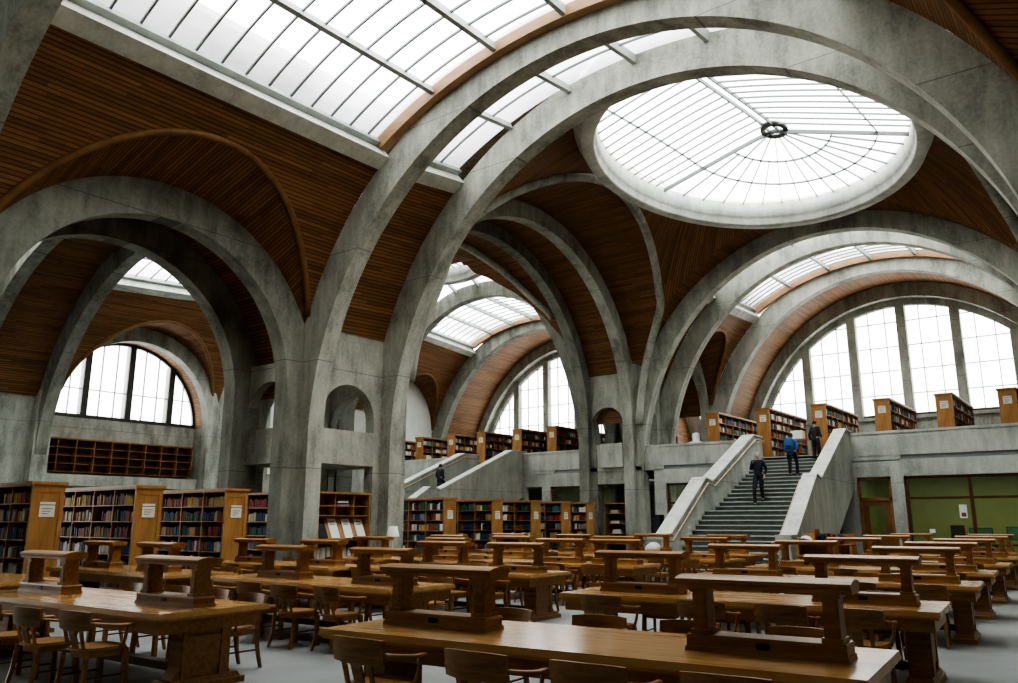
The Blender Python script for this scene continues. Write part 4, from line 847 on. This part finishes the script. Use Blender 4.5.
# trolley desk by the stairs foot
t = thing('book_trolley', 'oak return desk with sloping sides beside the foot of the main stairs', 'desk', (-6.5, 21.95, 0))
b = MB(); b.box(-.7, .7, -.25, .25, .72, .77); b.build('desktop', M['oak'], t)
for s in (-1, 1): b = MB(); b.box(s*.66-.03, s*.66+.03, -.24, .24, 0, 1.2 if s < 0 else 1.0); b.build('side_panel', M['case'], t)
b = MB(); b.box(-.66, .66, .2, .24, 0, 1.3); b.build('back_panel', M['case'], t)
b = MB(); b.box(-.66, .66, -.22, .22, 1.02, 1.05); b.build('shelf', M['case'], t); b = MB(); b.box(-.25, -.2, -.22, .2, 1.05, 1.42); b.build('divider', M['case'], t)
t = thing('striped_cloth', 'white and blue striped cloth heaped on the return desk', 'cloth', (-7.0, 21.95, 1.05)); b = MB(); b.lathe([(0, .2), (.1, .17), (.17, .08), (.2, .0), (0, 0)], 14); b.build('fold', M['cloth_white'], t)
b = MB(); b.tube([(-.17, -.12, .08), (-.02, -.17, .11), (.16, -.13, .05)], .035, 6); b.build('blue_stripe', M['cloth_blue'], t)
for i in range(7):
    c = ['black', 'navy blue', 'brown', 'black', 'dark red', 'grey', 'black'][i]; o = bpy.data.objects.new('book', book_mesh(c)); C.objects.link(o); o.matrix_world = Matrix.Translation((-6.62+.09*i, 21.8, 1.05)) @ Matrix.Diagonal((.075, .22, .2+.03*(i % 3), 1)); tag(o, '%s book standing on the return desk, %s from the divider' % (c, ORD[i]), 'book', 'books on the return desk')
# gallery odds and ends
t = thing('cloth_bundle', 'white draped bundle on the gallery edge between pier and first bookcase', 'bundle', (-16.45, 36.4, MEZ)); b = MB(); b.lathe([(0, 1.42), (.12, 1.38), (.2, 1.2), (.22, 1.05), (.42, .9), (.5, .55), (.52, 0), (0, 0)], 14); b.v = [(x+.08*sin(z*9+x*7), y+.06*sin(z*7+y*9), z) for x, y, z in b.v]; b.build('drape', M['cloth_white'], t)
t = thing('gallery_table', 'small oak table on the gallery at the head of the main stairs', 'table', (-11.3, 35.9, MEZ)); b = MB(); b.box(-.6, .6, -.3, .3, .72, .76); b.build('tabletop', M['case'], t)
for x in (-.5, .5): b = MB(); b.box(x-.04, x+.04, -.26, .26, 0, .72); b.build('leg', M['case'], t)
t = thing('white_box', 'white cardboard box on the small gallery table', 'box', (-11.45, 35.9, MEZ+.76)); b = MB(); b.box(-.25, .25, -.2, .2, 0, .36); b.build('carton', M['paper'], t)
t = thing('cloth_bag', 'soft white bag slumped on the table by the stair newel', 'bag', (-11.35, 21.75, TH)); b = MB(); b.lathe([(0, .26), (.08, .25), (.15, .19), (.2, .1), (.18, 0), (0, 0)], 16); b.v = [(x*1.25+.03*sin(9*z), y, z*(1+.15*sin(4*x))) for x, y, z in b.v]; b.build('sack', M['cloth_white'], t)
t = thing('speaker_column', 'tall black loudspeaker standing beside the gallery pier', 'loudspeaker', (-17.35, 33.9, 0)); b = MB(); b.box(-.2, .2, -.2, .2, .0, 1.9); b.build('cabinet', M['black'], t); b = MB(); b.box(-.17, .17, -.215, -.2, .15, 1.8); b.build('front_grille', M['charcoal'], t)
# ------------------------------------------------------------------ people
def skin_mesh(name, joints, edges, mat, parent, sub=2):
    me = bpy.data.meshes.new(name); bm = bmesh.new(); ly = bm.verts.layers.skin.verify(); vs = []
    for i, (p, r) in enumerate(joints):
        v = bm.verts.new(p); v[ly].radius = (r, r) if not isinstance(r, tuple) else r; v[ly].use_root = i == 0; vs.append(v)
    for a, b in edges: bm.edges.new((vs[a], vs[b]))
    bm.to_mesh(me); bm.free(); me.materials.append(mat)
    o = bpy.data.objects.new(name, me); C.objects.link(o); o.parent = parent
    s = o.modifiers.new('skin', 'SKIN'); s.use_smooth_shade = True
    if sub: q = o.modifiers.new('sub', 'SUBSURF'); q.levels = sub; q.render_levels = sub
    return o
def person(loc, rz, label, h, coat, trousers, hairm, feet, knees, hips, arms, lean=0, bald=False, longcoat=0):
    """faces local -y; feet/knees/hips: per side (l, r) local points; arms: per side (elbow, hand) points"""
    t = thing('person', label, 'person', loc, rz); k = h/1.75; S = lambda p: (p[0]*k, p[1]*k, p[2]*k)
    ch = (0, lean*.8, 1.28); nk = (0, lean*1.0, 1.47); hd = (0, lean*1.05-.01, 1.60)
    J = [((0, 0, .96), .13), ((0, lean*.4, 1.12), .13), (ch, .15), (nk, .058), ((0, lean*1.05-.005, 1.53), .06), (hd, (.078, .092)), ((0, lean*1.05, 1.70), (.068, .08)), ((0, lean*1.05, 1.745), .04), ((0, lean*1.05-.1, 1.60), .016)]
    E = [(0, 1), (1, 2), (2, 3), (3, 4), (4, 5), (5, 6), (6, 7), (5, 8)]
    jk = [((0, 0, .84), .15), ((0, 0, .95), .165), ((0, lean*.4, 1.1), .15), (ch, .165), ((0, lean*.95, 1.43), .085)]; je = [(0, 1), (1, 2), (2, 3), (3, 4)]
    if longcoat: jk.append(((0, 0, .93-longcoat), .17)); je.append((0, 4))
    for s in (0, 1):
        sg = (-1, 1)[s]; sh = (sg*.19, lean*.9, 1.41); el, ha = arms[s]; hip, kn, ft = hips[s], knees[s], feet[s]
        b = len(J); J += [(sh, .05), (el, .038), (ha, .026)]; E += [(2, b), (b, b+1), (b+1, b+2)]
        d = (Vector(ha)-Vector(el)).normalized(); c0 = Vector(ha)+d*.07; J.append((tuple(c0), (.034, .016))); E.append((b+2, b+3))
        for f in range(4):
            q = c0+d*.03+Vector((0, (f-1.5)*.017, 0)); e = q+d*(.05+.008*(f in (1, 2)))+Vector((-sg*.012, 0, -.006)); n = len(J); J += [(tuple(q), .0085), (tuple(e), .0075)]; E += [(b+3, n), (n, n+1)]
        n = len(J); q = Vector(ha)+d*.035+Vector((-sg*.01, -.035, 0)); J += [(tuple(q), .011), (tuple(q+d*.035+Vector((0, -.012, 0))), .009)]; E += [(b+2, n), (n, n+1)]
        b = len(J); J += [(hip, .085), (kn, .055), ((ft[0], ft[1], ft[2]+.09), .036), ((ft[0], ft[1]-.1, ft[2]+.035), .03)]; E += [(0, b), (b, b+1), (b+1, b+2), (b+2, b+3)]
        w = [((0, 0, .97), .14), (hip, .118), (kn, .075), ((ft[0], ft[1], ft[2]+.1), .062)]
        skin_mesh('trouser_leg', [(S(p), r*k) for p, r in w], [(0, 1), (1, 2), (2, 3)], trousers, t)
        sho = skin_mesh('shoe', [(S((ft[0], ft[1]+.05, ft[2]+.045)), .042*k), (S((ft[0], ft[1]-.05, ft[2]+.042)), .044*k), (S((ft[0], ft[1]-.17, ft[2]+.032)), .033*k)], [(0, 1), (1, 2)], M['shoe'], t)
        n = len(jk); wr = Vector(el)+(Vector(ha)-Vector(el))*.9; jk += [(sh, .075), (el, .058), (tuple(wr), .042)]; je += [(3, n), (n, n+1), (n+1, n+2)]
    sc = lambda L: [(S(p), tuple(x*k for x in r) if isinstance(r, tuple) else r*k) for p, r in L]
    skin_mesh('body', sc(J), E, M['skin'], t); skin_mesh('jacket', sc(jk), je, coat, t)
    hr = MB(); hx, hy, hz = S(hd); n = 12
    cap = [(.082, -.01 if not bald else -.03), (.088, .04), (.082, .09), (.06, .135), (.0, .155)]
    hr.lathe([(r*k, z*k) for r, z in cap], 16, (0, 0, 0)); hr.v = [(x, y*1.12+(.02*k if z < .08*k else .005*k), z) for x, y, z in hr.v]
    o = hr.build('hair', hairm, t, loc=(hx, hy+.012*k, hz+(.0 if not bald else .005)))
    fc = MB()
    for sg in (-1, 1): fc.lathe([(0, .008), (.009, .004), (.009, -.004), (0, -.008)], 6, (hx+sg*.03*k, hy-.088*k, hz+.01*k))
    fc.box(hx-.022*k, hx+.022*k, hy-.092*k, hy-.084*k, hz-.055*k, hz-.048*k); fc.build('facial_feature', M['hair_dark'], t)
    return t
def zs(y, y0=24.2):      # tread height at y on a flight
    z = 0; y_ = y0; last = 0
    for k in range(12):
        if y >= y_: last = z+.165
        z += .165; y_ += .33 if k < 11 else 1.15
    n2 = 14; rz = (MEZ-z)/n2; dy = (FY+.06-y_)/(n2-1)
    for k in range(n2):
        if y >= y_: last = z+rz
        z += rz; y_ += dy
    return last
def walker(x, y, rz, label, h, coat, tr, hair, arms, lean=.02, bald=False, down=True, longcoat=0):
    z = zs(y); f = -1 if down else 1
    zf = zs(y+f*.36*1)-z; 
    # local -y is the facing direction: front foot at -y
    dz = zf
    feet = [(-.09, -.36*.75, dz*1.0), (.09, .05, 0)]
    kn = [(-.1, -.26, .5+dz*.55), (.1, -.06, .49)] if down else [(-.1, -.30, .56+dz*.6), (.1, -.03, .49)]
    hips = [(-.095, 0, .93), (.095, 0, .93)]
    person((x, y, z), rz, label, h, coat, tr, hair, feet, kn, hips, arms, lean, bald, longcoat)
walker(-10.95, 29.5, 0, 'person in dark navy clothes walking down the main stairs, hand at chin', 1.78, M['navy'], M['trouser'], M['hair_grey'], [((-.26, -.05, 1.12), (-.09, -.2, 1.40)), ((.27, .06, 1.13), (.25, -.1, .90))], -.03, True, True)
walker(-10.68, 32.5, pi, 'person in blue jacket and dark trousers climbing to the top of the stairs', 1.72, M['blue'], M['trouser'], M['hair_dark'], [((-.27, .05, 1.13), (-.24, -.1, .93)), ((.27, .0, 1.13), (.25, -.12, .95))], -.06, False, False)
person((-10.35, 34.65, zs(34.65)), pi*.85, 'person in charcoal jacket standing on the gallery at the stair head', 1.74, M['charcoal'], M['trouser'], M['hair_dark'], [(-.09, -.08, 0), (.09, .06, 0)], [(-.1, -.06, .5), (.1, 0, .49)], [(-.095, 0, .93), (.095, 0, .93)], [((-.26, .0, 1.13), (-.22, -.16, 1.0)), ((.27, .06, 1.13), (.25, -.02, .88))], -.04)
walker(-28.2, 31.2, pi, 'person in long dark coat climbing the side hall stairs', 1.66, M['charcoal'], M['trouser'], M['hair_dark'], [((-.25, .03, 1.12), (-.2, -.1, .93)), ((.25, .03, 1.12), (.2, -.1, .93))], -.03, False, False, .3)
t = thing('backpack', 'blue backpack on the back of the climbing person', 'backpack', (-10.68, 32.5-.2, zs(32.5)+.98), pi); b = MB(); b.lathe([(0, .53), (.12, .52), (.19, .44), (.21, .24), (.2, .04), (.15, 0), (0, 0)], 16); b.v = [(x, y*.6, z) for x, y, z in b.v]; b.build('bag_body', M['blue'], t); b = MB(); b.box(-.1, .1, .07, .125, .05, .22); b.build('front_pocket', M['navy'], t)
# ------------------------------------------------------------------ remaining books as one mass
o = stuff.build('shelved_books', M['books']); tag(o, 'countless spines of mixed books on the lower shelves, the farther cases and the gallery', 'books', None, 'stuff')
SKY, EXPO, VT, LOOK = 6.0, -.05, 'AgX', 'AgX - High Contrast'
# ------------------------------------------------------------------ light
wd = bpy.data.worlds.new('overcast'); SC.world = wd; wd.use_nodes = True
nt = wd.node_tree; bg = nt.nodes['Background']; tc = nt.nodes.new('ShaderNodeTexCoord'); ns = nt.nodes.new('ShaderNodeTexNoise'); ns.inputs['Scale'].default_value = 2.2; ns.inputs['Detail'].default_value = 5
nt.links.new(tc.outputs['Generated'], ns.inputs['Vector']); rp = nt.nodes.new('ShaderNodeValToRGB'); e = rp.color_ramp.elements
e[0].position = .35; e[0].color = (.83, .87, .87, 1); e[1].position = .65; e[1].color = (1, 1, .975, 1)
nt.links.new(ns.outputs['Fac'], rp.inputs['Fac']); nt.links.new(rp.outputs['Color'], bg.inputs['Color']); bg.inputs['Strength'].default_value = SKY
def portal(name, loc, rot, sx, sy):
    l = bpy.data.lights.new(name, 'AREA'); l.shape = 'RECTANGLE'; l.size = sx; l.size_y = sy; l.cycles.is_portal = True
    o = bpy.data.objects.new(name, l); C.objects.link(o); o.location = loc; o.rotation_euler = rot
for xc in (X0, X1):
    portal('skylight_portal', (xc, 11.8, 14.4), (0, 0, 0), 13.6, 13.6); portal('skylight_portal', (xc, 39.8, 15.7), (0, 0, 0), 13.6, 9.2)
    portal('window_portal', (xc, 49.9, 10.6), (-pi/2, 0, 0), 18, 8)
portal('skylight_portal', (X1, 22.6, 14.8), (0, 0, 0), 13.6, 8); portal('oculus_portal', (CX, CY, 16.2), (0, 0, 0), 12.6, 12.6); portal('oculus_portal', (-29.4, 30.6, 16.2), (0, 0, 0), 8, 8)
portal('window_portal', (-42.6, YM, 8.7), (0, -pi/2, 0), 4.4, 8.4)
SC.view_settings.view_transform = VT; SC.view_settings.look = LOOK; SC.view_settings.exposure = EXPO
SC.cycles.max_bounces = 8; SC.cycles.diffuse_bounces = 5; SC.cycles.glossy_bounces = 3; SC.cycles.transmission_bounces = 4; SC.cycles.transparent_max_bounces = 12
SC.cycles.caustics_reflective = False; SC.cycles.caustics_refractive = False; SC.cycles.use_denoising = True; SC.cycles.sample_clamp_indirect = 6
